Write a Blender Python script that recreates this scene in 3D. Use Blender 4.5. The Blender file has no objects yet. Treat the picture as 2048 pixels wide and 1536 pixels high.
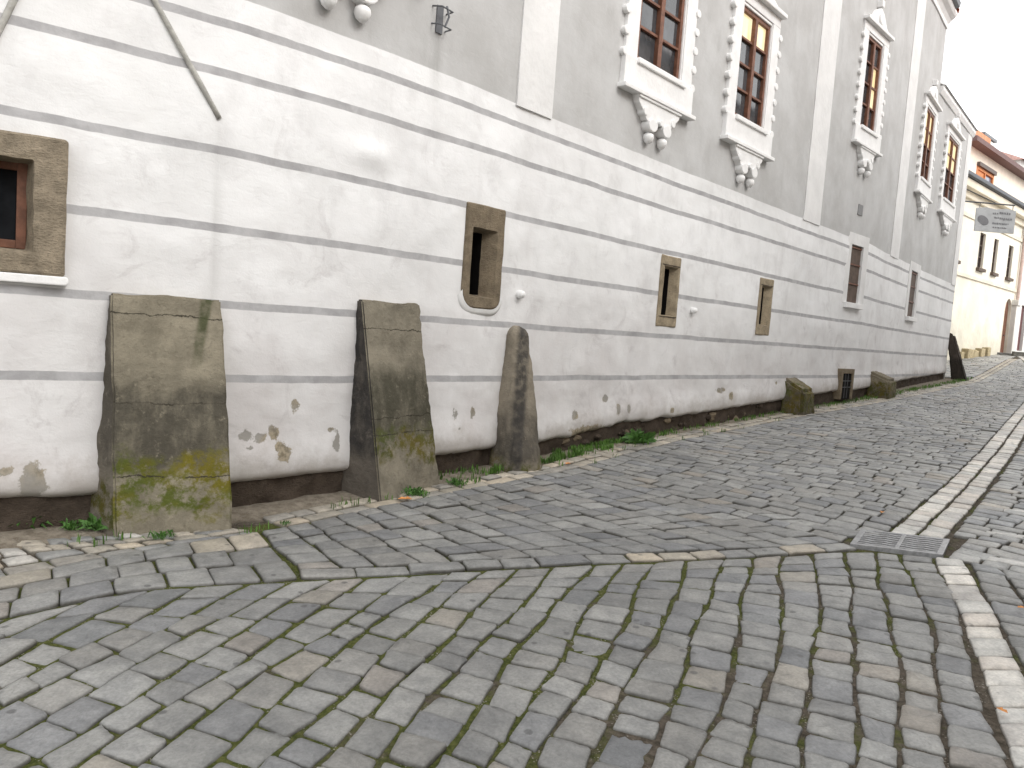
import bpy, bmesh, math, random
import numpy as np
from mathutils import Vector, Matrix, noise

random.seed(7); rng = np.random.default_rng(11)
SC = bpy.context.scene
COL = SC.collection
Z0 = 1.47                                   # camera height above the street beside the wall

# ------------------------------------------------------------------ camera
cam_d = bpy.data.cameras.new('camera'); cam = bpy.data.objects.new('camera', cam_d); COL.objects.link(cam)
cam_d.sensor_width = 36.0; cam_d.lens = 36.0 * 1560 / 2048; cam_d.clip_start = .05; cam_d.clip_end = 2000
pitch = math.radians(-4.2955); roll = math.radians(4.1068)
fw = Vector((0, math.cos(pitch), math.sin(pitch))); up0 = Vector((0, -math.sin(pitch), math.cos(pitch))); ex = Vector((1, 0, 0))
rt = ex * math.cos(roll) + up0 * math.sin(roll); up = ex * -math.sin(roll) + up0 * math.cos(roll)
cam.matrix_world = Matrix(((rt.x, up.x, -fw.x, 0), (rt.y, up.y, -fw.y, 0), (rt.z, up.z, -fw.z, Z0), (0, 0, 0, 1)))
SC.camera = cam

# ------------------------------------------------------------------ sky, sun, exposure
w = bpy.data.worlds.new('World'); SC.world = w; w.use_nodes = True
nt = w.node_tree; bg = nt.nodes['Background']
sky = nt.nodes.new('ShaderNodeTexSky'); sky.sky_type = 'NISHITA'; sky.sun_disc = False
SUN_EL, SUN_AZ = math.radians(37), math.radians(122)          # azimuth from +Y towards +X
sky.sun_elevation = SUN_EL; sky.sun_rotation = SUN_AZ; sky.air_density = 1.0; sky.dust_density = 4.0; sky.ozone_density = 1.0
hs = nt.nodes.new('ShaderNodeHueSaturation'); hs.inputs['Saturation'].default_value = .12
mx = nt.nodes.new('ShaderNodeMix'); mx.data_type = 'RGBA'; mx.inputs[0].default_value = .6
mx.inputs[7].default_value = (16.0, 16.1, 16.2, 1)               # even cloud cover over the clear sky
nt.links.new(sky.outputs[0], hs.inputs['Color']); nt.links.new(hs.outputs[0], mx.inputs[6])
nt.links.new(mx.outputs[2], bg.inputs[0]); bg.inputs[1].default_value = .11
sd = bpy.data.lights.new('sun', 'SUN'); sd.energy = 1.1; sd.angle = math.radians(30); sd.color = (1, .965, .92)
sun = bpy.data.objects.new('sun', sd); COL.objects.link(sun)
ldir = Vector((math.sin(SUN_AZ) * math.cos(SUN_EL), math.cos(SUN_AZ) * math.cos(SUN_EL), math.sin(SUN_EL)))
sun.rotation_euler = (-ldir).to_track_quat('-Z', 'Y').to_euler(); sun.location = (5, 5, 20)
vs = SC.view_settings; vs.view_transform = 'Standard'; vs.look = 'None'; vs.gamma = 1; vs.use_curve_mapping = False
vs.exposure = 0.56

# ------------------------------------------------------------------ plan of the street
DR = np.array([.65, .76]); NR = np.array([.76, -.65])         # along the street / out of the wall
KNOTS = np.array([[-3, -8.2], [-1, -6.6], [.5, -5.8], [1.5, -5.38], [2.3, -5.21], [2.9, -5.08], [3.7, -5.02], [5, -4.98], [6.5, -4.99], [8, -5.0],
                  [10, -4.97], [12, -4.95], [14, -4.93], [15.2, -4.91], [16.1, -4.87], [17.6, -4.97], [19.6, -5.06], [21.4, -5.15], [25.7, -5.28], [27, -5.32]])
def spline(K, n=40):
    out = []
    for i in range(len(K) - 1):
        p0 = K[max(i - 1, 0)]; p1 = K[i]; p2 = K[i + 1]; p3 = K[min(i + 2, len(K) - 1)]
        for u in np.linspace(0, 1, n, endpoint=False):
            out.append(.5 * (2 * p1 + (p2 - p0) * u + (2 * p0 - 5 * p1 + 4 * p2 - p3) * u * u + (3 * p1 - p0 - 3 * p2 + p3) * u ** 3))
    out.append(K[-1]); return np.array(out)
_q = spline(KNOTS); WXY = _q[:, :1] * DR + _q[:, 1:] * NR
WS = np.r_[0, np.cumsum(np.hypot(*np.diff(WXY, axis=0).T))]
_t = np.gradient(WXY, axis=0)
for _ in range(3): _t = np.vstack([_t[:1], (_t[:-2] + _t[1:-1] * 2 + _t[2:]) / 4, _t[-1:]])
_t /= np.hypot(*_t.T)[:, None]
def wall_p(s): return np.stack([np.interp(s, WS, WXY[:, 0]), np.interp(s, WS, WXY[:, 1])], -1)
def wall_t(s):
    t = np.stack([np.interp(s, WS, _t[:, 0]), np.interp(s, WS, _t[:, 1])], -1); return t / np.linalg.norm(t, axis=-1, keepdims=True)
def wall_n(s): t = wall_t(s); return np.stack([t[..., 1], -t[..., 0]], -1)
def gz(t): return np.interp(t, [-30, -6, 1.5, 3, 5, 8, 12, 16, 21, 26, 30, 36, 45, 60, 90], [-2.2, -1.72, -1.50, -1.47, -1.40, -1.29, -1.14, -1.0, -.83, -.66, -.40, .05, .47, 1.2, 1.6]) + Z0
def gxy(x, y): return gz(np.asarray(x) * DR[0] + np.asarray(y) * DR[1])
def tn(t, n): return np.asarray(t)[..., None] * DR + np.asarray(n)[..., None] * NR

# ------------------------------------------------------------------ mesh helpers
def tag(o, label=None, cat=None, group=None, kind=None):
    if label: o['label'] = label
    if cat: o['category'] = cat
    if group: o['group'] = group
    if kind: o['kind'] = kind
    return o
def link(name, me, parent=None):
    o = bpy.data.objects.new(name, me); COL.objects.link(o)
    if parent: o.parent = parent; o.matrix_parent_inverse = parent.matrix_world.inverted()
    return o
def empty(name, loc, label=None, cat=None, group=None):
    o = bpy.data.objects.new(name, None); o.location = loc; o.empty_display_size = .2; COL.objects.link(o)
    o.matrix_world = Matrix.Translation(loc)
    return tag(o, label, cat, group)
def build(name, V, F, mats, parent=None, midx=None, smooth=False, attrs=None):
    me = bpy.data.meshes.new(name); me.from_pydata([tuple(map(float, v)) for v in V], [], [tuple(map(int, f)) for f in F])
    for m in (mats if isinstance(mats, (list, tuple)) else [mats]): me.materials.append(m)
    if midx is not None: me.polygons.foreach_set('material_index', np.asarray(midx, np.int32))
    if smooth: me.polygons.foreach_set('use_smooth', np.ones(len(me.polygons), bool))
    for k, a in (attrs or {}).items():
        a = np.asarray(a, np.float32)
        if a.ndim == 1: at = me.attributes.new(k, 'FLOAT', 'POINT'); at.data.foreach_set('value', a)
        else:
            at = me.attributes.new(k, 'FLOAT_COLOR', 'POINT'); at.data.foreach_set('color', np.c_[a, np.ones(len(a))].astype(np.float32).ravel())
    me.update(); return link(name, me, parent)
class MB:
    """collects faces of one mesh"""
    def __init__(s): s.V = []; s.F = []; s.M = []
    def add(s, V, F, m=0):
        b = len(s.V); s.V += [tuple(v) for v in V]; s.F += [tuple(i + b for i in f) for f in F]; s.M += [m] * len(F)
    def box(s, fr, a0, a1, n0, n1, z0, z1, m=0):
        P = [fr(a, n, z) for z in (z0, z1) for n in (n0, n1) for a in (a0, a1)]
        s.add(P, [(0, 2, 3, 1), (4, 5, 7, 6), (0, 1, 5, 4), (2, 6, 7, 3), (0, 4, 6, 2), (1, 3, 7, 5)], m)
    def prism(s, fr, poly, n0, n1, m=0):
        """poly in (a,z), extruded along n"""
        k = len(poly); P = [fr(a, n, z) for n in (n0, n1) for a, z in poly]
        F = [tuple(range(k))[::-1], tuple(range(k, 2 * k))] + [(i, (i + 1) % k, k + (i + 1) % k, k + i) for i in range(k)]
        s.add(P, F, m)
    def tube(s, pts, r, k=8, m=0, caps=True):
        pts = [Vector(p) for p in pts]; base = []
        for i, p in enumerate(pts):
            d = (pts[min(i + 1, len(pts) - 1)] - pts[max(i - 1, 0)]).normalized()
            a = d.orthogonal().normalized(); b = d.cross(a); rr = r[i] if isinstance(r, (list, tuple)) else r
            base += [p + (a * math.cos(2 * math.pi * j / k) + b * math.sin(2 * math.pi * j / k)) * rr for j in range(k)]
        F = [(i * k + j, i * k + (j + 1) % k, (i + 1) * k + (j + 1) % k, (i + 1) * k + j) for i in range(len(pts) - 1) for j in range(k)]
        if caps: F += [tuple(range(k))[::-1], tuple(range((len(pts) - 1) * k, len(pts) * k))]
        s.add(base, F, m)
    def build(s, name, mats, parent=None, bevel=0, smooth=False, seg=2, weld=False):
        o = build(name, s.V, s.F, mats, parent, s.M, False)
        bm = bmesh.new(); bm.from_mesh(o.data)
        if weld: bmesh.ops.remove_doubles(bm, verts=bm.verts, dist=1e-5); bmesh.ops.delete(bm, geom=[v for v in bm.verts if not v.link_faces], context='VERTS')
        bmesh.ops.recalc_face_normals(bm, faces=bm.faces)
        if bevel:
            es = [e for e in bm.edges if len(e.link_faces) == 2 and e.calc_face_angle(0) > .5]
            bmesh.ops.bevel(bm, geom=es, offset=bevel, segments=seg, affect='EDGES', profile=.6, clamp_overlap=True)
        bm.to_mesh(o.data); bm.free()
        if smooth: o.data.polygons.foreach_set('use_smooth', np.ones(len(o.data.polygons), bool))
        return o
def wframe(s0):
    """local frame on the facade at arc length s0: (a along, n outwards, z height over camera) -> world"""
    p = wall_p(s0); t = wall_t(s0); n = wall_n(s0)
    return lambda a, nn, z: (p[0] + t[0] * a + n[0] * nn, p[1] + t[1] * a + n[1] * nn, z + Z0)
def wcurve(s, n, z):
    p = wall_p(s) + wall_n(s) * n; return (p[0], p[1], z + Z0)

# ------------------------------------------------------------------ material helpers
class Mat:
    def __init__(s, name, rough=.8, spec=.3):
        s.m = bpy.data.materials.new(name); s.m.use_nodes = True; s.t = s.m.node_tree; s.b = s.t.nodes['Principled BSDF']
        s.b.inputs['Roughness'].default_value = rough; s.b.inputs['Specular IOR Level'].default_value = spec
        s.geo = s.t.nodes.new('ShaderNodeNewGeometry'); s.pos = s.geo.outputs['Position']
    def link(s, a, b): s.t.links.new(a, b)
    def val(s, sock, v):
        if hasattr(v, 'is_output'): s.link(v, sock)
        else: sock.default_value = v
    def math(s, op, a, b=0., c=0.):
        n = s.t.nodes.new('ShaderNodeMath'); n.operation = op
        for i, v in enumerate((a, b, c)): s.val(n.inputs[i], v)
        return n.outputs[0]
    def noise(s, scale, detail=4, rough=.55, vec=None, stretch=None, dist=0.):
        n = s.t.nodes.new('ShaderNodeTexNoise'); n.inputs['Scale'].default_value = scale; n.inputs['Detail'].default_value = detail
        n.inputs['Roughness'].default_value = rough; n.inputs['Distortion'].default_value = dist
        v = vec or s.pos
        if stretch:
            mp = s.t.nodes.new('ShaderNodeMapping'); mp.inputs['Scale'].default_value = stretch; s.link(v, mp.inputs[0]); v = mp.outputs[0]
        s.link(v, n.inputs['Vector']); return n.outputs[0]
    def voro(s, scale, feature='F1'):
        n = s.t.nodes.new('ShaderNodeTexVoronoi'); n.inputs['Scale'].default_value = scale; n.feature = feature; s.link(s.pos, n.inputs['Vector']); return n
    def ramp(s, v, lo, hi, a=0., b=1.):
        n = s.t.nodes.new('ShaderNodeMapRange'); n.interpolation_type = 'SMOOTHSTEP'
        s.val(n.inputs[0], v)
        for i, q in zip((1, 2, 3, 4), (lo, hi, a, b)): n.inputs[i].default_value = q
        return n.outputs[0]
    def mix(s, f, a, b, mode='MIX'):
        n = s.t.nodes.new('ShaderNodeMix'); n.data_type = 'RGBA'; n.blend_type = mode; s.val(n.inputs[0], f)
        for sock, v in ((n.inputs[6], a), (n.inputs[7], b)):
            s.val(sock, v if hasattr(v, 'is_output') else (*v, 1) if len(v) == 3 else v)
        return n.outputs[2]
    def z(s):
        n = s.t.nodes.new('ShaderNodeSeparateXYZ'); s.link(s.pos, n.inputs[0]); return n.outputs[2]
    def attr(s, name, fac=False):
        n = s.t.nodes.new('ShaderNodeAttribute'); n.attribute_name = name; return n.outputs['Fac' if fac else 'Color']
    def color(s, c): s.val(s.b.inputs['Base Color'], c if hasattr(c, 'is_output') else (*c, 1)); return s
    def rough(s, v): s.val(s.b.inputs['Roughness'], v)
    def bump(s, h, dist=.01, strength=1.):
        n = s.t.nodes.new('ShaderNodeBump'); n.inputs['Distance'].default_value = dist; n.inputs['Strength'].default_value = strength
        s.link(h, n.inputs['Height'])
        last = getattr(s, '_bump', None)
        if last: s.link(last, n.inputs['Normal'])
        s._bump = n.outputs[0]; s.link(n.outputs[0], s.b.inputs['Normal']); return s

def simple(name, c, rough=.7, spec=.3, var=.12, scale=8., bump=0., bs=40.):
    m = Mat(name, rough, spec); n = m.noise(scale, 5, .6)
    m.color(m.mix(m.ramp(n, .3, .7), tuple(q * (1 - var) for q in c), tuple(min(1, q * (1 + var)) for q in c)))
    if bump: m.bump(m.noise(bs, 4), bump)
    return m.m

# bands painted on the plaster (heights over the camera)
D = .52; BANDS = [-D, 0., D, 2 * D, 3 * D, 3.63 * D]; HT = 3.99 * D
def mat_plaster():
    m = Mat('lime plaster', .88, .2)
    zw = m.math('ADD', m.z(), m.math('MULTIPLY', m.math('SUBTRACT', m.noise(1.1, 3), .5), .03))
    zw = m.math('ADD', zw, m.math('MULTIPLY', m.math('SUBTRACT', m.noise(9, 3), .5), .008))
    mask = None
    for c in BANDS:
        e = m.ramp(m.math('ABSOLUTE', m.math('SUBTRACT', zw, c + Z0)), .0255, .0305, 1., 0.)
        mask = e if mask is None else m.math('ADD', mask, e)
    upper = m.ramp(zw, HT + Z0 - .004, HT + Z0 + .004)
    big = m.noise(.9, 6, .62); mid = m.noise(3.2, 6, .6, stretch=(1, 1, .55))
    white = m.mix(m.ramp(big, .3, .72), (.75, .75, .745), (.84, .84, .84))
    white = m.mix(m.ramp(mid, .48, .75, 0, .5), white, (.60, .59, .585)); white = m.mix(m.ramp(m.noise(.55, 5, .6, dist=.4), .5, .72, 0, .55), white, (.60, .585, .58))
    warm = m.math('MULTIPLY', m.ramp(m.z(), .3, 2.7, 1., 0.), m.ramp(m.noise(1.7, 5, .6), .25, .75, .25, .8))  # low grime, with the street's light fall-off also put into this ramp
    white = m.mix(m.math('MULTIPLY', warm, .95), white, (.54, .505, .495))
    smudge = m.math('MULTIPLY', m.ramp(m.noise(1.9, 7, .72, dist=1.2), .54, .68), m.ramp(m.z(), .6, 3.4, .55, .18)); white = m.mix(smudge, white, (.47, .445, .44))
    splash = m.math('MULTIPLY', m.ramp(m.math('ADD', m.attr('foot_h', True), m.math('MULTIPLY', m.math('SUBTRACT', m.noise(6, 7, .72), .5), .75)), .0, .34, 1, 0), m.ramp(m.noise(2.2, 4), .35, .6, .3, .8)); white = m.mix(m.math('MULTIPLY', splash, .7), white, (.36, .325, .285))
    grey = m.mix(m.ramp(m.noise(1.3, 6, .65), .28, .72), (.43, .425, .415), (.53, .53, .525))
    grey = m.mix(m.ramp(m.noise(4.5, 5, .6, stretch=(1, 1, .35)), .52, .8, 0, .4), grey, (.345, .34, .33))
    streak = m.mix(m.math('MULTIPLY', m.attr('stain', True), m.ramp(m.noise(12, 4, stretch=(1, 1, .15)), .3, .7, .5, 1.)), (1, 1, 1), (.66, .655, .64))
    band = m.mix(m.ramp(m.noise(5, 6, .65), .3, .7), (.35, .345, .35), (.47, .465, .47))
    c = m.mix(m.math('MULTIPLY', mask, m.ramp(m.noise(3, 5), .2, .42, .72, 1.)), white, band)
    c = m.mix(upper, c, grey); c = m.mix(1., c, streak, 'MULTIPLY')
    pe = m.math('ADD', m.attr('peel', True), m.math('MULTIPLY', m.math('SUBTRACT', m.noise(15, 7, .72), .5), 1.6))
    pm = m.ramp(pe, .42, .60)
    bare = m.mix(m.ramp(m.noise(30, 4), .35, .65), (.20, .17, .12), (.36, .31, .23))
    bare = m.mix(m.ramp(m.noise(3, 2), .4, .6), bare, (.31, .295, .27))
    c = m.mix(pm, c, bare); m.color(c)
    m.bump(m.noise(3.2, 5, .6), .016, .45); m.bump(m.noise(9, 5, .6, stretch=(1, 1, 2.1), dist=.8), .007, .36); m.bump(m.noise(90, 3), .002, .45); m.bump(pm, .006, -.7) if False else None
    return m.m
def mat_concrete(name, base, dark, moss, cracks, dz, mz, streak=None):
    """weathered stone or concrete; dz, mz = height ranges of black crust and of moss, cracks = heights"""
    m = Mat(name, .92, .15); z = m.z()
    n1 = m.noise(5, 6, .65); n2 = m.noise(2.2, 5, .6, dist=.6); n3 = m.noise(28, 4, .6)
    c = m.mix(m.ramp(n1, .3, .7), tuple(q * .75 for q in base), tuple(q * 1.2 for q in base))
    c = m.mix(m.ramp(n3, .55, .75, 0, .5), c, tuple(q * .55 for q in base))
    zz = m.math('ADD', z, m.math('MULTIPLY', m.math('SUBTRACT', n2, .5), .5))
    dm = m.math('MULTIPLY', m.ramp(zz, dz[0], dz[0] + .14), m.ramp(zz, dz[1] - .2, dz[1], 1, 0))
    dm = m.math('MULTIPLY', dm, m.ramp(m.noise(7, 6, .7, stretch=(1, 1, .4)), .28, .6, .35, 1.))
    c = m.mix(m.math('MULTIPLY', dm, .9), c, dark)
    if mz:
        zm = m.math('ADD', z, m.math('MULTIPLY', m.math('SUBTRACT', m.noise(3.4, 5, .65), .5), .55))
        mm = m.math('MULTIPLY', m.ramp(zm, mz[0], mz[0] + .08), m.ramp(zm, mz[1] - .12, mz[1], 1, 0))
        mm = m.math('MULTIPLY', mm, m.ramp(m.noise(12, 6, .7), .38, .58))
        c = m.mix(mm, c, m.mix(m.ramp(m.noise(4, 3), .35, .65), moss, (moss[0] * 1.6, moss[1] * 1.15, moss[2] * .8)))
    c = m.mix(m.ramp(m.noise(17, 6, .7), .56, .72, 0, .55), c, tuple(q * 1.35 for q in base))
    zc = m.math('ADD', z, m.math('MULTIPLY', m.math('SUBTRACT', m.noise(6, 5, .7), .5), .09))
    for k in cracks:
        e = m.ramp(m.math('ABSOLUTE', m.math('SUBTRACT', zc, k)), .0012, .0062, 1., 0.)
        c = m.mix(m.math('MULTIPLY', e, m.ramp(m.noise(4.5, 3), .36, .5, .25, .95)), c, (.04, .035, .026))
    if streak:
        sx_ = m.t.nodes.new('ShaderNodeSeparateXYZ'); m.link(m.pos, sx_.inputs[0])
        e = m.math('MULTIPLY', m.ramp(m.math('ABSOLUTE', m.math('SUBTRACT', sx_.outputs[0], streak[0])), streak[1] * .4, streak[1], 1, 0), m.ramp(z, streak[2], streak[2] + .4)); c = m.mix(m.math('MULTIPLY', e, m.ramp(m.noise(14, 4), .3, .6, .4, .9)), c, streak[3] if len(streak) > 3 else (.055, .062, .028))
    m.color(c); m.bump(n1, .03, .6); m.bump(n3, .01, .8); m.bump(m.noise(95, 3), .003, .8)
    return m.m
def mat_stone_paving():
    m = Mat('granite setts', .62, .45)
    a = m.mix(1., m.attr('tint'), m.mix(m.ramp(m.noise(.9, 5, .6), .3, .7), (.86, .86, .85), (1.14, 1.14, 1.13)), 'MULTIPLY'); n = m.noise(9, 5, .6); f = m.noise(70, 4, .65)
    c = m.mix(1., a, m.mix(m.ramp(n, .3, .7), (.80, .80, .80), (1.13, 1.12, 1.1)), 'MULTIPLY')
    c = m.mix(1., c, m.mix(m.ramp(f, .3, .7), (.84, .84, .84), (1.12, 1.12, 1.12)), 'MULTIPLY')
    v = m.voro(7.); spot = m.math('MULTIPLY', m.ramp(v.outputs['Distance'], .09, .15, 1, 0), m.ramp(m.noise(2.3, 2), .42, .5))
    c = m.mix(m.math('MULTIPLY', spot, .65), c, (.06, .06, .06))
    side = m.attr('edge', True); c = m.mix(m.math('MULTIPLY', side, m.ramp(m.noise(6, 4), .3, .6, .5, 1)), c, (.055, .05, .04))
    m.color(c); m.rough(m.ramp(m.noise(6, 4), .3, .7, .40, .62))
    m.bump(n, .012, .5); m.bump(m.noise(38, 5, .65), .006, .8); m.bump(m.noise(160, 2), .0015, .7)
    return m.m
def mat_joint():
    m = Mat('joint dirt and moss', .95, .1)
    d = m.mix(m.ramp(m.noise(30, 5, .7), .3, .7), (.045, .038, .028), (.12, .10, .08))
    g = m.mix(m.ramp(m.noise(45, 4, .7), .35, .65), (.042, .052, .014), (.095, .10, .032))
    # moss grows near the shaded wall side and thins out up the street
    mask = m.ramp(m.math('ADD', m.noise(2.6, 6, .7), m.math('MULTIPLY', m.attr('moss', True), .34)), .60, .76)
    c = m.mix(mask, d, g)
    foot = m.mix(m.ramp(m.noise(14, 6, .7), .3, .7), (.15, .125, .095), (.29, .255, .205)); c = m.mix(m.attr('foot', True), c, foot)
    v = m.voro(75); c = m.mix(m.math('MULTIPLY', m.ramp(v.outputs['Distance'], .2, .3, 1, 0), m.ramp(m.noise(9, 2), .5, .6)), c, (.26, .24, .21))
    m.color(c); m.bump(m.noise(60, 4, .7), .012, 1.); return m.m

PLASTER = mat_plaster(); PAVE = mat_stone_paving(); JOINT = mat_joint()
TRIM = simple('white lime paint', (.80, .795, .785), .85, .2, .05, 5, .004, 25)
PIL = simple('white painted pilaster', (.72, .715, .705), .88, .2, .06, 2.5, .006, 14)
WOOD = simple('brown window wood', (.17, .075, .045), .55, .35, .25, 14, .002, 60)
BOARD = simple('dark brown board', (.115, .085, .068), .7, .25, .2, 9, .003, 40)
IRON = simple('dark iron', (.06, .06, .065), .5, .5, .2, 20)
GRATE = simple('worn cast iron', (.24, .24, .245), .42, .6, .25, 30, .002, 80)
VOID = simple('dark cavity', (.012, .011, .010), .9, .1, .2, 10)
LEAF = simple('orange leaf', (.55, .24, .08), .7, .2, .3, 40)
GREEN = simple('weed leaf', (.055, .13, .025), .6, .3, .45, 22)
GRASS = simple('grass blades', (.085, .175, .03), .6, .3, .5, 9)
ZINC = simple('grey zinc sheet', (.11, .115, .125), .45, .5, .2, 6)
TILE = simple('clay roof tile', (.52, .22, .13), .8, .2, .25, 6, .02, 12)
def mat_glass(name, c=(.035, .037, .04)):
    m = Mat(name, .06, .8); m.color(m.mix(m.ramp(m.noise(2.5, 3), .35, .65), c, tuple(q * 2.2 for q in c))); m.bump(m.noise(3, 2), .004, .3); return m.m
GLASS = mat_glass('window glass')
def mat_lit():
    m = Mat('lamp-lit pane', .1, .5); n = m.noise(5, 3, .5, stretch=(1, 1, .4))
    c = m.mix(m.ramp(n, .3, .7), (.90, .68, .34), (1., .90, .60)); m.color((.35, .28, .15)); m.link(c, m.b.inputs['Emission Color']); m.b.inputs['Emission Strength'].default_value = .62; return m.m
LIT = mat_lit()
def mat_slit(name, base):
    m = Mat(name, .9, .15); n = m.noise(9, 6, .65); f = m.noise(45, 4, .65, stretch=(1, 1, 2.2))
    c = m.mix(m.ramp(n, .3, .7), tuple(q * .72 for q in base), tuple(q * 1.2 for q in base)); c = m.mix(m.ramp(f, .5, .72, 0, .6), c, tuple(q * .42 for q in base))
    m.color(c); m.bump(n, .02, .6); m.bump(f, .012, .9); return m.m
SLITST = mat_slit('brown sandstone', (.205, .165, .115)); SLITTAN = mat_slit('tan sandstone', (.34, .28, .195))
RUBBLE = mat_slit('dark rubble footing', (.075, .058, .045))

# ------------------------------------------------------------------ the street: joint sheet and setts
GRD = dict(V=[], F=[])
tt = np.unique(np.r_[np.arange(-30, -3, 1.5), np.arange(-3, 9.5, .07), np.arange(9.5, 34, .4), np.arange(34, 91, 2.)])
nn = np.unique(np.r_[np.arange(-60, -9, 4.), np.arange(-9, -6, .3), np.arange(-6, 2.2, .07), np.arange(2.2, 8, .3), np.arange(8, 61, 4.)])
TT, NN = np.meshgrid(tt, nn, indexing='ij'); XY = tn(TT, NN); Zg = gz(TT)
lump = np.array([noise.noise((x * 6, y * 6, 0)) * .6 + noise.noise((x * 17, y * 17, 3)) * .4 for x, y in XY.reshape(-1, 2)]).reshape(TT.shape)
Zg = Zg - .022 + .007 * lump * (np.abs(NN) < 7)
Zg = Zg + .03 * np.clip((np.interp(TT, [2.4, 3.2], [-5.02, -4.72]) - NN) / .25, 0, 1) * (NN > -6.5) * (TT < 26)                # dirt heaped along the wall foot
moss = np.clip((-NN + .2) / 3, 0, 1) * np.clip((14 - TT) / 6, .15, 1) * np.clip((NN + 4.75) / .1, .25, 1)
I = np.arange(TT.size).reshape(TT.shape)
F = np.stack([I[:-1, :-1], I[1:, :-1], I[1:, 1:], I[:-1, 1:]], -1).reshape(-1, 4)[:, ::-1]
ground = build('ground', np.c_[XY.reshape(-1, 2), Zg.ravel()], F, JOINT, smooth=True, attrs={'moss': moss.ravel(), 'foot': (np.clip((np.interp(TT, [2.4, 3.2], [-4.98, -4.68]) - NN) / .08, 0, 1) * (np.abs(TT - 11) < 15.2)).ravel()})
tag(ground, kind='structure')

def pl(P):                                   # polyline as function of 0..1 (arc length)
    P = np.asarray(P, float); L = np.r_[0, np.cumsum(np.hypot(*np.diff(P, axis=0).T))]
    f = lambda u: np.stack([np.interp(np.asarray(u) * L[-1], L, P[:, 0]), np.interp(np.asarray(u) * L[-1], L, P[:, 1])], -1)
    f.len = L[-1]; return f
GREY = [(.255, .255, .25), (.285, .285, .28), (.225, .228, .235), (.30, .298, .29), (.265, .26, .25), (.24, .24, .238)]
TANS = [(.305, .28, .25), (.29, .27, .25), (.31, .29, .26)]; BLUE = [(.175, .18, .188), (.20, .205, .21)]
PALE = [(.52, .50, .47), (.46, .45, .43), (.56, .53, .49), (.42, .40, .38), (.50, .46, .42)]
CREAM = [(.46, .40, .32), (.42, .38, .32), (.37, .34, .29), (.48, .43, .36), (.33, .31, .28)]
def pick(pal, k=None):
    if pal == 'grey':
        r = random.random(); c = random.choice(TANS) if r < .09 else random.choice(BLUE) if r < .12 else random.choice(GREY)
    elif pal == 'grey2':
        r = random.random(); c = random.choice(TANS) if r < .035 else random.choice(BLUE) if r < .08 else random.choice(GREY)
    elif pal == 'mixed': c = random.choice(CREAM) if random.random() < .35 else random.choice(GREY)
    elif pal == 'wall': c = random.choice(CREAM + GREY[:2] + PALE[:1])
    elif pal == 'cream': c = random.choice(CREAM)
    else: c = random.choice(PALE)
    v = random.uniform(.90, 1.10) * 0.83 * (1.35 if pal == 'pale' else 1.05 if pal == 'cream' else 1); return tuple(q * v for q in c)

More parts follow.
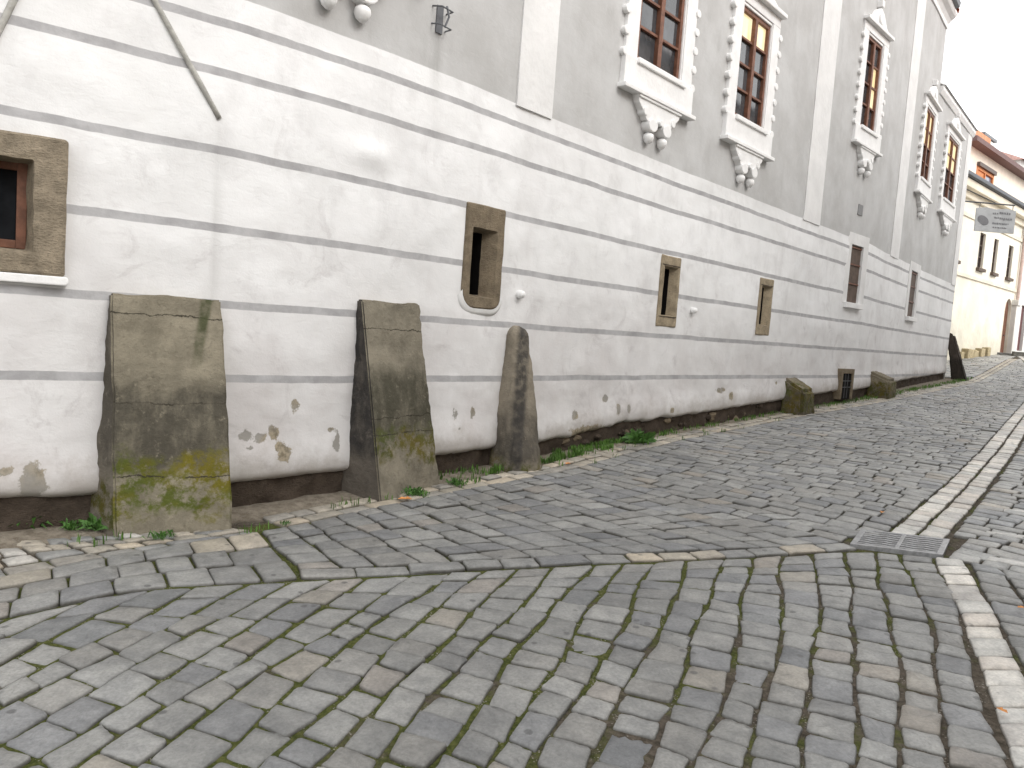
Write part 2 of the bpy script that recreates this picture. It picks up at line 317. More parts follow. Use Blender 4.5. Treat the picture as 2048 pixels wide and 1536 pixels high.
class Setts:
    def __init__(s): s.Q = []; s.C = []; s.dz = []
    def quad(s, a, b, c, d, pal, gap=.012, dz=0., jit=.006, tone=1.):
        q = np.array([a, b, c, d], float); ctr = q.mean(0); u = ((q[1] + q[2]) - (q[0] + q[3])) / 2; v = ((q[2] + q[3]) - (q[0] + q[1])) / 2
        lu, lv = np.hypot(*u), np.hypot(*v)
        if lu < .045 or lv < .045: return
        su, sv = 1 - gap * .8 / lu, 1 - gap * .42 / lv
        q = ctr + np.array([-u * su - v * sv, u * su - v * sv, u * su + v * sv, -u * su + v * sv]) / 2 + ((q - ctr) - np.array([-u - v, u - v, u + v, -u + v]) / 2)
        q += rng.uniform(-jit, jit, (4, 2)); s.Q.append(q); s.C.append(tuple(q_ * tone for q_ in pick(pal)) if isinstance(pal, str) else pal); s.dz.append(dz + random.gauss(0, .0035))
    def course(s, L, R, v0, v1, length, pal, spread=.3, **k):
        """stones along one course between two edge functions L(v), R(v), v = 0..1 over `length` metres-per-unit list"""
        n = float(np.hypot(*(L(v1) - L(v0)))); m = float(np.hypot(*(R(v1) - R(v0)))); tot = max((n + m) / 2, .01); p = 0; cuts = [0.]
        while p < tot: p += length * random.uniform(1 - spread, 1 + spread); cuts.append(p)
        if len(cuts) > 2 and cuts[-1] - tot > length * .5: cuts.pop()
        cuts = np.array(cuts) / cuts[-1] * (v1 - v0) + v0
        for a, b in zip(cuts[:-1], cuts[1:]): s.quad(L(a), R(a), R(b), L(b), pal, **k)
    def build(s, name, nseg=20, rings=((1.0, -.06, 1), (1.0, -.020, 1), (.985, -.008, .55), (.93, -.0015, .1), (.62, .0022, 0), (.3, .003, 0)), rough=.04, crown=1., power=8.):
        N = len(s.Q); Q = np.array(s.Q); nc, nm = {8: (2, 0), 16: (3, 1), 20: (3, 2), 24: (3, 3)}[nseg]; r = .17; U = []
        for q in range(4):                         # rounded square outline: corner arc, then points along the side
            for i in range(nc): t_ = (q * 90 - 90 + 90 * i / (nc - 1)) * math.pi / 180; cx, cy = ((1 - r, -1 + r), (1 - r, 1 - r), (-1 + r, 1 - r), (-1 + r, -1 + r))[q]; U.append((cx + r * math.cos(t_), cy + r * math.sin(t_)))
            for i in range(nm):
                f_ = (i + 1) / (nm + 1); a_, b_ = [((1, -1 + r), (1, 1 - r)), ((1 - r, 1), (-1 + r, 1)), ((-1, 1 - r), (-1, -1 + r)), ((-1 + r, -1), (1 - r, -1))][q]
                U.append((a_[0] + (b_[0] - a_[0]) * f_, a_[1] + (b_[1] - a_[1]) * f_))
        U = np.array(U); U = U[np.argsort(np.arctan2(U[:, 1], U[:, 0]))]
        R = len(rings); rad = 1 + rough * rng.normal(0, 1, (N, nseg)); rad = (rad + np.roll(rad, 1, 1)) / 2; rad = np.clip(rad, .95, 1.02)
        rad = 1 + (rad - 1) * np.minimum(1, .16 / np.hypot(*(Q[:, 1] - Q[:, 0]).T))[:, None]
        V = np.zeros((N, R * nseg + 1, 3)); E = np.zeros((N, R * nseg + 1)); tilt = rng.normal(0, .02, (N, 2))
        def bil(u, v): return ((1 - u) * (1 - v))[..., None] * Q[:, None, 0] / 4 + ((1 + u) * (1 - v))[..., None] * Q[:, None, 1] / 4 + ((1 + u) * (1 + v))[..., None] * Q[:, None, 2] / 4 + ((1 - u) * (1 + v))[..., None] * Q[:, None, 3] / 4
        ctr = Q.mean(1)
        for i, (sc, dz, e) in enumerate(rings):
            uv = U[None] * (rad * sc)[..., None]; P = bil(uv[..., 0], uv[..., 1]); sl = slice(i * nseg, (i + 1) * nseg); V[:, sl, :2] = P
            d = P - ctr[:, None]; V[:, sl, 2] = dz * crown + np.einsum('nkd,nd->nk', d, tilt) * (1 if dz > -.03 else 0) + (rng.normal(0, .0012, (N, nseg)) if dz > -.03 else 0); E[:, sl] = e
        V[:, -1, :2] = ctr; V[:, -1, 2] = .0035 * crown
        V[..., 2] += gxy(V[..., 0], V[..., 1]) + np.array(s.dz)[:, None]
        f = []
        for i in range(R - 1):
            for j in range(nseg): f.append((i * nseg + j, i * nseg + (j + 1) % nseg, (i + 1) * nseg + (j + 1) % nseg, (i + 1) * nseg + j))
        top = [((R - 1) * nseg + j, (R - 1) * nseg + (j + 1) % nseg, R * nseg) for j in range(nseg)]
        # orientation
        K = R * nseg + 1; off = np.arange(N)[:, None, None] * K
        FQ = (np.array(f)[None] + off).reshape(-1, 4); FT = (np.array(top)[None] + off).reshape(-1, 3)
        area = (Q[:, 1, 0] - Q[:, 0, 0]) * (Q[:, 2, 1] - Q[:, 0, 1]) - (Q[:, 1, 1] - Q[:, 0, 1]) * (Q[:, 2, 0] - Q[:, 0, 0])
        flip = area < 0
        FQ = np.where(np.repeat(flip, len(f))[:, None], FQ[:, ::-1], FQ); FT = np.where(np.repeat(flip, len(top))[:, None], FT[:, ::-1], FT)
        me = bpy.data.meshes.new(name); nv = N * K; me.vertices.add(nv); me.vertices.foreach_set('co', V.reshape(-1, 3).astype(np.float32).ravel())
        loops = np.r_[FQ.ravel(), FT.ravel()].astype(np.int32); me.loops.add(len(loops)); me.loops.foreach_set('vertex_index', loops)
        st = np.r_[np.arange(len(FQ)) * 4, len(FQ) * 4 + np.arange(len(FT)) * 3].astype(np.int32); me.polygons.add(len(st)); me.polygons.foreach_set('loop_start', st)
        me.polygons.foreach_set('use_smooth', np.ones(len(st), bool)); me.materials.append(PAVE)
        c = np.repeat(np.array(s.C), K, 0); at = me.attributes.new('tint', 'FLOAT_COLOR', 'POINT'); at.data.foreach_set('color', np.c_[c, np.ones(nv)].astype(np.float32).ravel())
        at = me.attributes.new('edge', 'FLOAT', 'POINT'); at.data.foreach_set('value', E.ravel().astype(np.float32))
        me.update(calc_edges=True); me.validate(); return link(name, me)

# the seam ("lip") between the near field and the field beside the wall, and the edge of the border stones
LIP = np.array([(-6.5, 1.3), (-4.5, 2.2), (-3.2, 3.0), (-2.28, 3.52), (-1.84, 3.98), (-1.10, 4.24), (-.34, 4.49), (.10, 4.63), (.63, 4.80), (1.22, 4.95), (2.01, 5.18), (2.5, 5.36)])
BOR = np.array([(-6.8, 1.9), (-4.6, 3.0), (-3.3, 3.5), (-2.6, 3.98), (-2.2, 4.52), (-1.6, 5.07), (-.9, 5.88), (-.45, 6.40), (.02, 6.9), (.5, 7.42)])
def lip_y(x): return np.interp(x, np.r_[LIP[:, 0], 3.05], np.r_[LIP[:, 1], 5.28])
# single pale row in the near field
SY = np.array([-2, 0., 1.2, 2.71, 3.46, 4.34, 5.30]); SX = np.array([.1, .85, 1.32, 1.9, 2.23, 2.60, 2.97])
def sx(y): return np.interp(y, SY, SX)
near = Setts()
def fieldline(k):
    """k-th long joint of the near field; k<=0 left of the pale row, counted leftwards"""
    ph = k * 1.7
    def f(y):
        y = np.asarray(y, float)
        base = sx(4.6) - .198 * k; slope = np.interp(k, [-16, 0, 8, 24, 40], [.40, .40, .38, .22, .12]); curve = sx(y) - (sx(4.6) + (y - 4.6) * .40)
        return base + (y - 4.6) * slope + curve * max(0, 1 - k / 12) + .020 * np.sin(y * 1.7 + k * .35) + .018 * np.sin(y * 3.1 + ph) + .009 * np.sin(y * 7.3 + ph * 2.3)
    return f
for k in range(0, 40):
    a, b = fieldline(k + 1), fieldline(k)
    def top(fn):
        y = np.linspace(.2, 6, 240); x = fn(y); ok = y < lip_y(x) - .012; return y[ok].max() if ok.any() else None
    ya, yb = top(a), top(b)
    if ya is None or yb is None: continue
    y0 = .7
    L = lambda v, a=a, ya=ya: np.stack([a(y0 + (ya - y0) * v), y0 + (ya - y0) * np.asarray(v)], -1)
    R = lambda v, b=b, yb=yb: np.stack([b(y0 + (yb - y0) * v), y0 + (yb - y0) * np.asarray(v)], -1)
    def R(v, b=b, ya=ya, yb=yb):
        v = np.asarray(v, float); e = np.clip((v - .8) / .2, 0, 1); y = y0 + (ya - y0) * v - .075 * (1 - e) + (yb - ya) * e; return np.stack([b(y), y], -1)
    near.course(L, R, 0., 1., float(np.interp(k, [0, 6, 14, 26], [.165, .18, .205, .23])), 'grey', .28, gap=.022, dz=-.010, jit=.011)
pale = Setts()
L = lambda v: np.stack([sx(.7 + 4.55 * np.asarray(v)) + .01, .7 + 4.55 * np.asarray(v)], -1); R = lambda v: np.stack([sx(.7 + 4.55 * np.asarray(v)) + .21, .7 + 4.55 * np.asarray(v)], -1)
pale.course(L, R, 0, 1, .19, 'pale', .25, gap=.016, dz=-.004)
for k in range(0, 26):                        # right of the pale row, up to the line of the grate
    x0, x1 = .225 + k * .19, .225 + (k + 1) * .19
    def edge(dx):
        y = np.linspace(.2, 7, 300); x = sx(y) + dx; ok = x * DR[0] + y * DR[1] < 6.02; return y[ok].max()
    ya, yb = edge(x0), edge(x1); y0 = .7
    if min(ya, yb) < .9: continue
    wob = lambda y, k: .014 * np.sin(y * 2.6 + k * 2.1)
    L = lambda v, x0=x0, ya=ya, k=k: np.stack([sx(y0 + (ya - y0) * v) + x0 + wob(y0 + (ya - y0) * v, k), y0 + (ya - y0) * np.asarray(v)], -1)
    R = lambda v, x1=x1, yb=yb, k=k: np.stack([sx(y0 + (yb - y0) * v) + x1 + wob(y0 + (yb - y0) * v, k + 1), y0 + (yb - y0) * np.asarray(v)], -1)
    near.course(L, R, 0., 1., .17, 'grey2', .3, gap=.02, dz=-.004, jit=.009)
# lip stones
lipf = pl(LIP[5:]); 
def off(f, d):
    def g(u):
        e = 1e-3; u = np.clip(u, 0, 1); t = f(np.clip(u + e, 0, 1)) - f(np.clip(u - e, 0, 1)); t = t / np.linalg.norm(t, axis=-1, keepdims=True); return f(u) + d * np.stack([-t[..., 1], t[..., 0]], -1)
    return g
lipset = Setts()
lipset.course(off(lipf, .002), off(lipf, .15), 0., 1., .27, 'mixed', .25, gap=.014, dz=-.001)
# rows running along the wall at the left
mid = Setts()
lo, li = pl(np.vstack([LIP[:6]])), pl(np.vstack([BOR[:6]]))
for j in range(3):
    A = lambda u, j=j: lo(u) * (1 - j / 3) + li(u) * (j / 3); B = lambda u, j=j: lo(u) * (1 - (j + 1) / 3) + li(u) * ((j + 1) / 3)
    mid.course(A, B, 0., 1., .24, 'grey' if j < 2 else 'mixed', .25, gap=.02)
# fan of courses between lip and border
fo = off(pl(LIP[5:]), .155); fi = pl(BOR[5:]); NC = 16
for k in range(NC):
    u0, u1 = k / NC, (k + 1) / NC; wv = lambda u: u + .006 * math.sin(u * 40)
    A = lambda v, u=wv(u0): fo(u) * (1 - np.asarray(v))[..., None] + fi(u) * np.asarray(v)[..., None] + .012 * np.sin(np.asarray(v)[..., None] * 9 + u * 50) * np.array([1, .2])
    B = lambda v, u=wv(u1): fo(u) * (1 - np.asarray(v))[..., None] + fi(u) * np.asarray(v)[..., None] + .012 * np.sin(np.asarray(v)[..., None] * 9 + u * 50) * np.array([1, .2])
    mid.course(A, B, 0., 1., .17, 'grey2', .3, gap=.017)
# courses square to the street from the grate onwards
def nin(t): return np.interp(t, [2, 6, 8.6, 12, 17.3, 26, 45], [-4.55, -4.42, -4.62, -4.58, -4.40, -4.45, -5.5])
def nout(t): return np.interp(t, [6, 8.6, 11.5, 20.6, 30, 45], [-1.55, -1.68, -1.87, -2.6, -3.6, -6.5])
far = Setts(); t = 5.97
while t < 40:
    wd = .165 * random.uniform(.9, 1.1)
    bow = lambda n, t: t + min(1, (t - 5.97) / 1.5) * (.10 * np.sin((n + 3.2) * 1.1) + .02 * np.sin(n * 4 + t * 3)) - max(0, 1 - (t - 5.97) / 3) * .20 * (n + 4.44) / 2.74
    def side(t):
        a, b = float(nin(t)), min(float(nout(t)), -1.74 if t < 6.24 else 9)
        return lambda v: (lambda n: tn(bow(n, t), n))(a + (b - a) * np.asarray(v))
    (mid if t < 12 else far).course(side(t), side(t + wd), 0., 1., .20, 'grey2', .3, gap=.016, jit=.01, tone=float(np.interp(t, [6, 9, 14, 24], [1.02, 1.08, 1.2, 1.35])))  # tint lightens up the street: sky glare put into the stone colour
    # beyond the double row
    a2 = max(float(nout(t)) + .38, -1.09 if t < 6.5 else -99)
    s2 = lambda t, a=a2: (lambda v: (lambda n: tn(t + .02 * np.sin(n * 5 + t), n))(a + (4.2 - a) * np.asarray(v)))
    (mid if t < 12 else far).course(s2(t), s2(t + wd), 0., 1., .21, 'grey2', .3, gap=.018, jit=.01, tone=1.35)  # paler stones, with light from the open right side added to the tint
    t += wd
t = 26.7
while t < 50:                                 # wider lane beyond the end of the white building
    sd2 = lambda t, lo_=-13., hi_=4.5: (lambda v: (lambda n: tn(t + .03 * np.sin(n * 3 + t), n))(lo_ + ((float(nin(t)) - .32 if t < 40 else hi_) - lo_) * np.asarray(v)))
    far.course(sd2(t), sd2(t + .24), 0., 1., .30, 'grey2', .3, gap=.022, jit=.012, tone=1.4); t += .24  # lane tint raised as well, carrying on the painted sky glare
# double pale row up the street
for j in range(2):
    A = lambda v, j=j: (lambda t: tn(t, nout(t) + .01 + .18 * j))(6.32 + .12 * j + (40 - 6.32) * np.asarray(v)); B = lambda v, j=j: (lambda t: tn(t, nout(t) + .18 + .18 * j))(6.32 + .12 * j + (40 - 6.32) * np.asarray(v))
    pale.course(A, B, 0., 1., .2, 'pale', .2, gap=.016)
# cream border rows along the wall
border = Setts()
for j in range(2):
    A = lambda v, j=j: (lambda t: tn(t, nin(t) - .005 - .15 * j))(3.0 + 34 * np.asarray(v)); B = lambda v, j=j: (lambda t: tn(t, nin(t) - .15 - .15 * j))(3.0 + 34 * np.asarray(v))
    border.course(A, B, 0., 1., .26 if j == 0 else .19, 'cream', .3, gap=.018)
for j in range(2):
    A = lambda v, j=j: (lambda t: tn(t, nin(t) - .31 - .12 * j))(7.0 + 20 * np.asarray(v)); B = lambda v, j=j: (lambda t: tn(t, nin(t) - .42 - .12 * j))(7.0 + 20 * np.asarray(v))
    border.course(A, B, 0., 1., .13, 'cream', .35, gap=.03, dz=-.006)
bo, bi = pl(BOR[:6]), pl([(-7.4, 2.7), (-5.1, 3.9), (-3.6, 4.35), (-2.95, 4.62), (-2.5, 4.78), (-1.85, 5.12)])
for j in range(4):
    A = lambda u, j=j: bo(u) * (1 - j / 4) + bi(u) * (j / 4); B = lambda u, j=j: bo(u) * (1 - (j + 1) / 4) + bi(u) * ((j + 1) / 4)
    border.course(A, B, 0., 1., .19 if j < 2 else .14, 'mixed' if j < 1 else 'wall', .35, gap=.024, dz=-.006, jit=.012)
# white marker strips at the right
for x0, y0, x1, y1, wd in ((3.73, 5.97, 4.45, 5.60, .11), (3.95, 5.75, 4.8, 5.28, .10), (3.33, 5.27, 4.05, 4.85, .11), (4.35, 6.74, 5.2, 6.3, .12)):
    a, b = np.array([x0, y0]), np.array([x1, y1]); p = np.array([DR[0], DR[1]]) * wd; m_ = (a + b) / 2
    for q0, q1 in ((a, m_), (m_, b)): pale.quad(q0 - p / 2, q1 - p / 2, q1 + p / 2, q0 + p / 2, (.50, .49, .475), dz=.004, jit=.003)
# a few odd stones seen in the field
tag(near.build('cobbled_road', 24), kind='structure')
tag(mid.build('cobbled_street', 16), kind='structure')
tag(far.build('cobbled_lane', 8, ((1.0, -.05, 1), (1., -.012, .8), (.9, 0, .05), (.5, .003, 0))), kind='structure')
tag(lipset.build('stone_edging', 20), kind='structure')
tag(pale.build('pale_stone_row', 16), kind='structure')
tag(border.build('stone_border', 16, crown=1.3), kind='structure')

# ------------------------------------------------------------------ the white building
HB_S = [0, 5.41, 5.87, 6.83, 7.76, 8.79, 9.49, 10.3, 10.86, 11.45, 11.87, 13.7, 16.65, 18.7, 21.3, 24.1, 29.6]
HB_H = [-1.33, -1.28, -1.30, -1.28, -1.27, -1.22, -1.21, -1.20, -1.17, -1.12, -1.08, -1.03, -.91, -.82, -.77, -.66, -.50]
def hb(s): return np.interp(s, HB_S, HB_H)
S0, S1 = 1.5, 29.55; TALL = 24.95; H_TALL, H_LOW = 8.05, 6.42
wb = wall_p(9.0)
bld = empty('white_building', (float(wb[0]), float(wb[1]), float(gxy(*wb))), 'long white and grey plastered building with painted grey bands and ornate upper windows', 'building')
OPEN = [  # s0, s1, h0, h1 of every opening
    (4.95, 5.58, .20, .79), (9.0, 9.34, .20, .90), (12.44, 12.80, .24, .88), (15.30, 15.68, .26, .88), (19.06, 19.62, .88, 1.96), (24.0, 24.75, .88, 1.97),
    (7.0, 8.0, 3.05, 4.52), (11.43, 12.43, 3.05, 4.52), (13.86, 14.80, 3.03, 4.52), (18.76, 19.56, 4.05, 5.69), (23.6, 24.68, 4.05, 5.69), (26.4, 27.8, 4.06, 5.70)]
sl = np.unique(np.round(np.r_[np.arange(S0, 5, .15), np.arange(5, 15, .035), np.arange(15, 20, .06), np.arange(20, S1, .12), S1, TALL, [o[i] for o in OPEN for i in (0, 1)]], 4))
sl = sl[np.r_[True, np.diff(sl) > .008]]
hl = np.unique(np.round(np.r_[np.arange(-.36, 2.3, .04), np.arange(2.3, 6.4, .1), H_LOW, np.arange(6.6, H_TALL, .2), H_TALL, [o[i] for o in OPEN for i in (2, 3)]], 4)); hl = hl[np.r_[True, np.diff(hl) > .008]]
NLOW = 34
SPOTS = [(7.28, -.72, .035, .05), (6.89, -.93, .05, .04), (7.0, -.945, .045, .035), (7.11, -.92, .04, .06), (7.15, -1.03, .03, .04), (7.19, -1.08, .05, .07), (5.58, -1.17, .07, .13), (8.94, -.85, .03, .06), (9.17, -.84, .03, .06),
         (10.82, -.93, .05, .05), (11.4, -.76, .05, .05), (11.68, -.9, .05, .06), (14.26, -.71, .12, .04), (14.59, -.80, .07, .06), (7.65, -1.04, .03, .05), (5.43, -1.1, .04, .03), (7.6, -.92, .03, .02), (11.9, -.9, .04, .05),
         (11.1, -1.12, .35, .06), (12.9, -.95, .05, .04), (16.2, -.62, .05, .03), (8.98, -.98, .02, .02), (6.92, -1.02, .03, .02), (7.66, -1.0, .02, .06)]
S_, J = np.meshgrid(sl, np.arange(NLOW + len(hl)), indexing='ij')
edge_rag = np.array([noise.noise((s * 3.1, 5, 0)) * .022 + noise.noise((s * 11, 9, 0)) * .012 for s in sl]) * np.interp(sl, [5, 9.5, 10.4, 12.5, 15], [.25, .4, 1.9, 1.3, .8])
hbv = hb(sl) + edge_rag
H_ = np.where(J < NLOW, hbv[:, None] + (-.40 - hbv[:, None]) * J / NLOW, hl[np.clip(J - NLOW, 0, len(hl) - 1)])
nf = S_.ravel(), H_.ravel(); Pw = wall_p(nf[0]); Nw = wall_n(nf[0])
disp = np.array([noise.noise((s * 1.3, h * 1.5, 1)) * .016 + noise.noise((s * 3.6, h * 4.2, 7)) * .008 + noise.noise((s * 9, h * 12, 3)) * .0035 for s, h in zip(*nf)])
disp *= np.interp(nf[1], [1.9, 2.3], [1, .55])
disp += .042 * np.exp(-(((nf[0] - 7.83) / .19) ** 2 + ((nf[1] - 1.26) / .10) ** 2))          # lump of plaster
dhb = nf[1] - np.repeat(hbv, J.shape[1]); disp += .035 * np.exp(-((dhb - .12) / .16) ** 2) - .06 * np.clip(1 - dhb / .05, 0, 1) ** 2   # rounded bulging foot
for s0, s1, h0, h1 in OPEN:
    inside = (nf[0] > s0 - .12) & (nf[0] < s1 + .12) & (nf[1] > h0 - .12) & (nf[1] < h1 + .12); disp[inside] *= .25
peel = np.zeros(len(nf[0]))
for a, b, ra, rb in SPOTS: peel = np.maximum(peel, 1.0 * np.exp(-(((nf[0] - a) / ra) ** 2 + ((nf[1] - b) / rb) ** 2) * .7))
peel -= .35 * (peel < .05); disp -= .006 * np.clip(peel * 1.6, 0, 1)
stain = np.exp(-((nf[0] - 8.45) / .05) ** 2) * np.clip((2.45 - nf[1]) / .25, 0, 1) * np.clip((nf[1] - 1.75) / .4, 0, 1) + .5 * np.exp(-((nf[0] - 6.62) / .03) ** 2) * np.clip((1.25 - nf[1]) / .1, 0, 1) * (nf[1] > 0)
V = np.c_[Pw + Nw * disp[:, None], nf[1] + Z0]
I = np.arange(S_.size).reshape(S_.shape); F = np.stack([I[:-1, :-1], I[1:, :-1], I[1:, 1:], I[:-1, 1:]], -1).reshape(-1, 4)
cs = ((S_[:-1, :-1] + S_[1:, 1:]) / 2).ravel(); ch = ((H_[:-1, :-1] + H_[1:, 1:]) / 2).ravel(); keep = ~((cs > TALL) & (ch > H_LOW))
for s0, s1, h0, h1 in OPEN: keep &= ~((cs > s0) & (cs < s1) & (ch > h0) & (ch < h1))
F = F[keep].tolist(); V = V.tolist()
b0 = len(V)                                   # return of the plaster foot
V += [list(wcurve(s, -.16, h + .015)) for s, h in zip(sl, hbv)]; F += [[b0 + i, b0 + i + 1, I[i + 1, 0], I[i, 0]] for i in range(len(sl) - 1)]
nz = len(V) - b0
build('wall', V, F, PLASTER, bld, smooth=True, attrs={'foot_h': np.r_[dhb, np.zeros(nz)], 'peel': np.r_[peel, np.zeros(nz)], 'stain': np.r_[stain, np.zeros(nz)]})
# end walls, back and roof
mb = MB(); pe = wall_p(S1); ne = wall_n(S1); ps = wall_p(S0); pt = wall_p(TALL); n0 = wall_n(S0); ntl = wall_n(TALL)
def back(p, n, d=9.): return p - n * d
for p, n, zl, zh in ((pe, ne, -1.2, H_LOW), (ps, n0, -1.6, H_TALL), (pt, ntl, H_LOW, H_TALL)):
    q = back(p, n); mb.add([(p[0], p[1], zl + Z0), (q[0], q[1], zl + Z0), (q[0], q[1], zh + Z0), (p[0], p[1], zh + Z0)], [(0, 1, 2, 3)])
q0, q1 = back(ps, n0, 9), back(pe, ne, 9); mb.add([(q0[0], q0[1], 0), (q1[0], q1[1], .3), (q1[0], q1[1], H_LOW + Z0), (q0[0], q0[1], H_TALL + Z0)], [(0, 1, 2, 3)])
mb.build('end_wall', PLASTER, bld)
# dark rubble footing behind the plaster edge
ss = np.arange(S0, S1 + .01, .06); V = []; F = []; rows = 7
for i, s in enumerate(ss):
    p = wall_p(s); g = float(gxy(*p)) - Z0
    for j in range(rows):
        z = g - .12 + (hb(s) + .06 - g + .12) * j / (rows - 1)
        d = -.038 + .055 * noise.noise((s * 4.5, z * 9, 2)) + .03 * noise.noise((s * 13, z * 20, 5)); V.append(wcurve(s, d, z))
F = [(i * rows + j, (i + 1) * rows + j, (i + 1) * rows + j + 1, i * rows + j + 1) for i in range(len(ss) - 1) for j in range(rows - 1)]
build('footing', V, F, RUBBLE, bld, smooth=True)

for k in range(46):
    s = random.choice((random.uniform(10.6, 12.4), random.uniform(10.6, 12.4), random.uniform(12.4, 17)))
    if any(a_ < s < b_ for a_, b_ in ((5.8, 6.85), (7.6, 8.6), (9.4, 10.1))): continue
    p = wall_p(s); g = float(gxy(*p)) - Z0; h_ = random.uniform(g, float(hb(s)) - .01); r_ = random.uniform(.025, .06); c_ = Vector(wcurve(s, -.055 + random.uniform(-.02, .02), h_))
    bm = bmesh.new(); bmesh.ops.create_icosphere(bm, subdivisions=2, radius=1); t2 = wall_t(s)
    for v in bm.verts:
        q = v.co.copy(); d = 1 + .45 * noise.noise(q * 1.3 + Vector((k * 7, 0, 0))); q *= d * r_; v.co = c_ + Vector((t2[0] * q.x * 1.5 + t2[1] * q.y * .8, t2[1] * q.x * 1.5 - t2[0] * q.y * .8, q.z * .8))
    me = bpy.data.meshes.new('rubble_stone'); bm.to_mesh(me); bm.free(); me.materials.append(RUBBLE if k % 3 else SLITST); link('rubble_stone', me, bld)

def strip(name, s0, s1, h0, h1, n, mat, step=.1, wob=.006):
    """a thin painted or plastered panel standing n proud of the wall"""
    hs_ = np.arange(h0, h1 + 1e-6, (h1 - h0) / max(1, round((h1 - h0) / step))); V = []; k = 6
    for h in hs_:
        a = s0 + wob * noise.noise((s0, h * 2.2, 4)); b = s1 + wob * noise.noise((s1, h * 2.2, 8))
        V += [wcurve(a, -.03, h), wcurve(a, n, h), wcurve(a + (b - a) / 3, n + .002, h), wcurve(a + 2 * (b - a) / 3, n + .002, h), wcurve(b, n, h), wcurve(b, -.03, h)]
    F = [(i * k + j, i * k + j + 1, (i + 1) * k + j + 1, (i + 1) * k + j) for i in range(len(hs_) - 1) for j in range(k - 1)] + [tuple(range(k))[::-1], tuple((len(hs_) - 1) * k + j for j in range(k))]
    return build(name, V, F, mat, bld)
for a, b, top in ((9.48, 10.02, H_TALL), (16.65, 17.38, H_TALL), (21.8, 22.55, H_TALL), (28.95, S1 - .01, H_LOW)): strip('pilaster', a, b, HT - .02, top, .014, PIL)

# stone slit windows
def offset_poly(P, d):
    P = np.array(P); c = P.mean(0); return [tuple(c + (p - c) * (1 - d / np.abs(p - c).max())) for p in P]
def ring(mb, fr, A, nA, B, nB, m=0):
    k = len(A); V = [fr(a, nA, z) for a, z in A] + [fr(a, nB, z) for a, z in B]; mb.add(V, [(i, (i + 1) % k, k + (i + 1) % k, k + i) for i in range(k)], m)
def arcs(a0, a1, z0, z1, r, seg=5):
    P = [];
    for cx, cz, t0 in ((a0 + r[0], z0 + r[0], 180), (a1 - r[1], z0 + r[1], 270), (a1 - r[2], z1 - r[2], 0), (a0 + r[3], z1 - r[3], 90)):
        rr = r[len(P) // (seg + 1)]
        P += [(cx + rr * math.cos(math.radians(t0 + 90 * i / seg)), cz + rr * math.sin(math.radians(t0 + 90 * i / seg))) for i in range(seg + 1)]
    return P
def slit(name, s0, s1, h0, h1, inner, r, stone, deep, narrow, rim=0., parent=bld, label=None):
    sc = (s0 + s1) / 2; fr = wframe(sc); w_ = (s1 - s0) / 2
    o = empty(name, fr(0, 0, h0)); o.parent = bld; o.matrix_parent_inverse = bld.matrix_world.inverted()
    A = arcs(-w_, w_, h0, h1, r); i0, i1, g0, g1 = inner; B = arcs(i0 - sc, i1 - sc, g0, g1, (.012,) * 4)
    C = arcs(i0 - sc + narrow[0], i1 - sc - narrow[1], g0 + narrow[2], g1 - narrow[3], (.01,) * 4)
    mb = MB(); ring(mb, fr, A, -.06, A, .012); ring(mb, fr, A, .012, offset_poly(A, .012), .02); ring(mb, fr, offset_poly(A, .012), .02, B, .016); ring(mb, fr, B, .016, C, -deep)
    f = mb.build('stone_frame', stone, o)
    bm = bmesh.new(); bm.from_mesh(f.data); bmesh.ops.subdivide_edges(bm, edges=[e for e in bm.edges if e.calc_length() > .12], cuts=5, use_grid_fill=True)
    for v in bm.verts: v.co += Vector([noise.noise(v.co * 9 + Vector((k, 0, 0))) * .006 for k in (0, 11, 23)])
    bm.to_mesh(f.data); bm.free()
    mb = MB(); mb.add([fr(a, -deep + .002, z) for a, z in C], [tuple(range(len(C)))]); ring(mb, fr, C, -deep + .002, C, -deep - .25); mb.F.pop(0); mb.M.pop(0); mb.add([fr(a, -deep - .25, z) for a, z in C], [tuple(range(len(C)))])
    mb.build('opening', VOID, o)
    if rim:
        mb = MB(); O = offset_poly(A, -rim); k0 = len(mb.F); ring(mb, fr, O, -.02, O, .0); ring(mb, fr, O, .0, offset_poly(A, -rim * .5), .014); ring(mb, fr, offset_poly(A, -rim * .5), .014, A, .020); lim = h0 + (h1 - h0) * .36; keep_ = [i for i, f in enumerate(mb.F) if max(mb.V[v][2] for v in f) < lim + Z0]; mb.F = [mb.F[i] for i in keep_]; mb.M = [0] * len(mb.F); mb.build('plaster_rim', TRIM, o, smooth=True, weld=True)
    return o
slit('slit_window', 8.91, 9.43, .13, 1.07, (9.0, 9.34, .23, .86), (.16, .13, .015, .015), SLITST, .10, (.02, .10, .03, .03), .055)
slit('slit_window', 12.37, 12.84, .12, 1.0, (12.45, 12.79, .25, .87), (.01,) * 4, SLITTAN, .08, (.02, .07, .02, .02))
slit('slit_window', 15.24, 15.71, .125, .985, (15.31, 15.67, .27, .87), (.01,) * 4, SLITTAN, .06, (.02, .13, .02, .02))
# mortar joints of the slit frames
for s0, s1, z in ((12.372, 12.838, .885), (12.372, 12.838, .245), (15.242, 15.708, .88)):
    fr = wframe((s0 + s1) / 2); w_ = (s1 - s0) / 2 - .02; mb = MB(); mb.box(fr, -w_, w_, .0195, .0225, z - .005, z + .005); mb.build('mortar_joint', RUBBLE, bld)

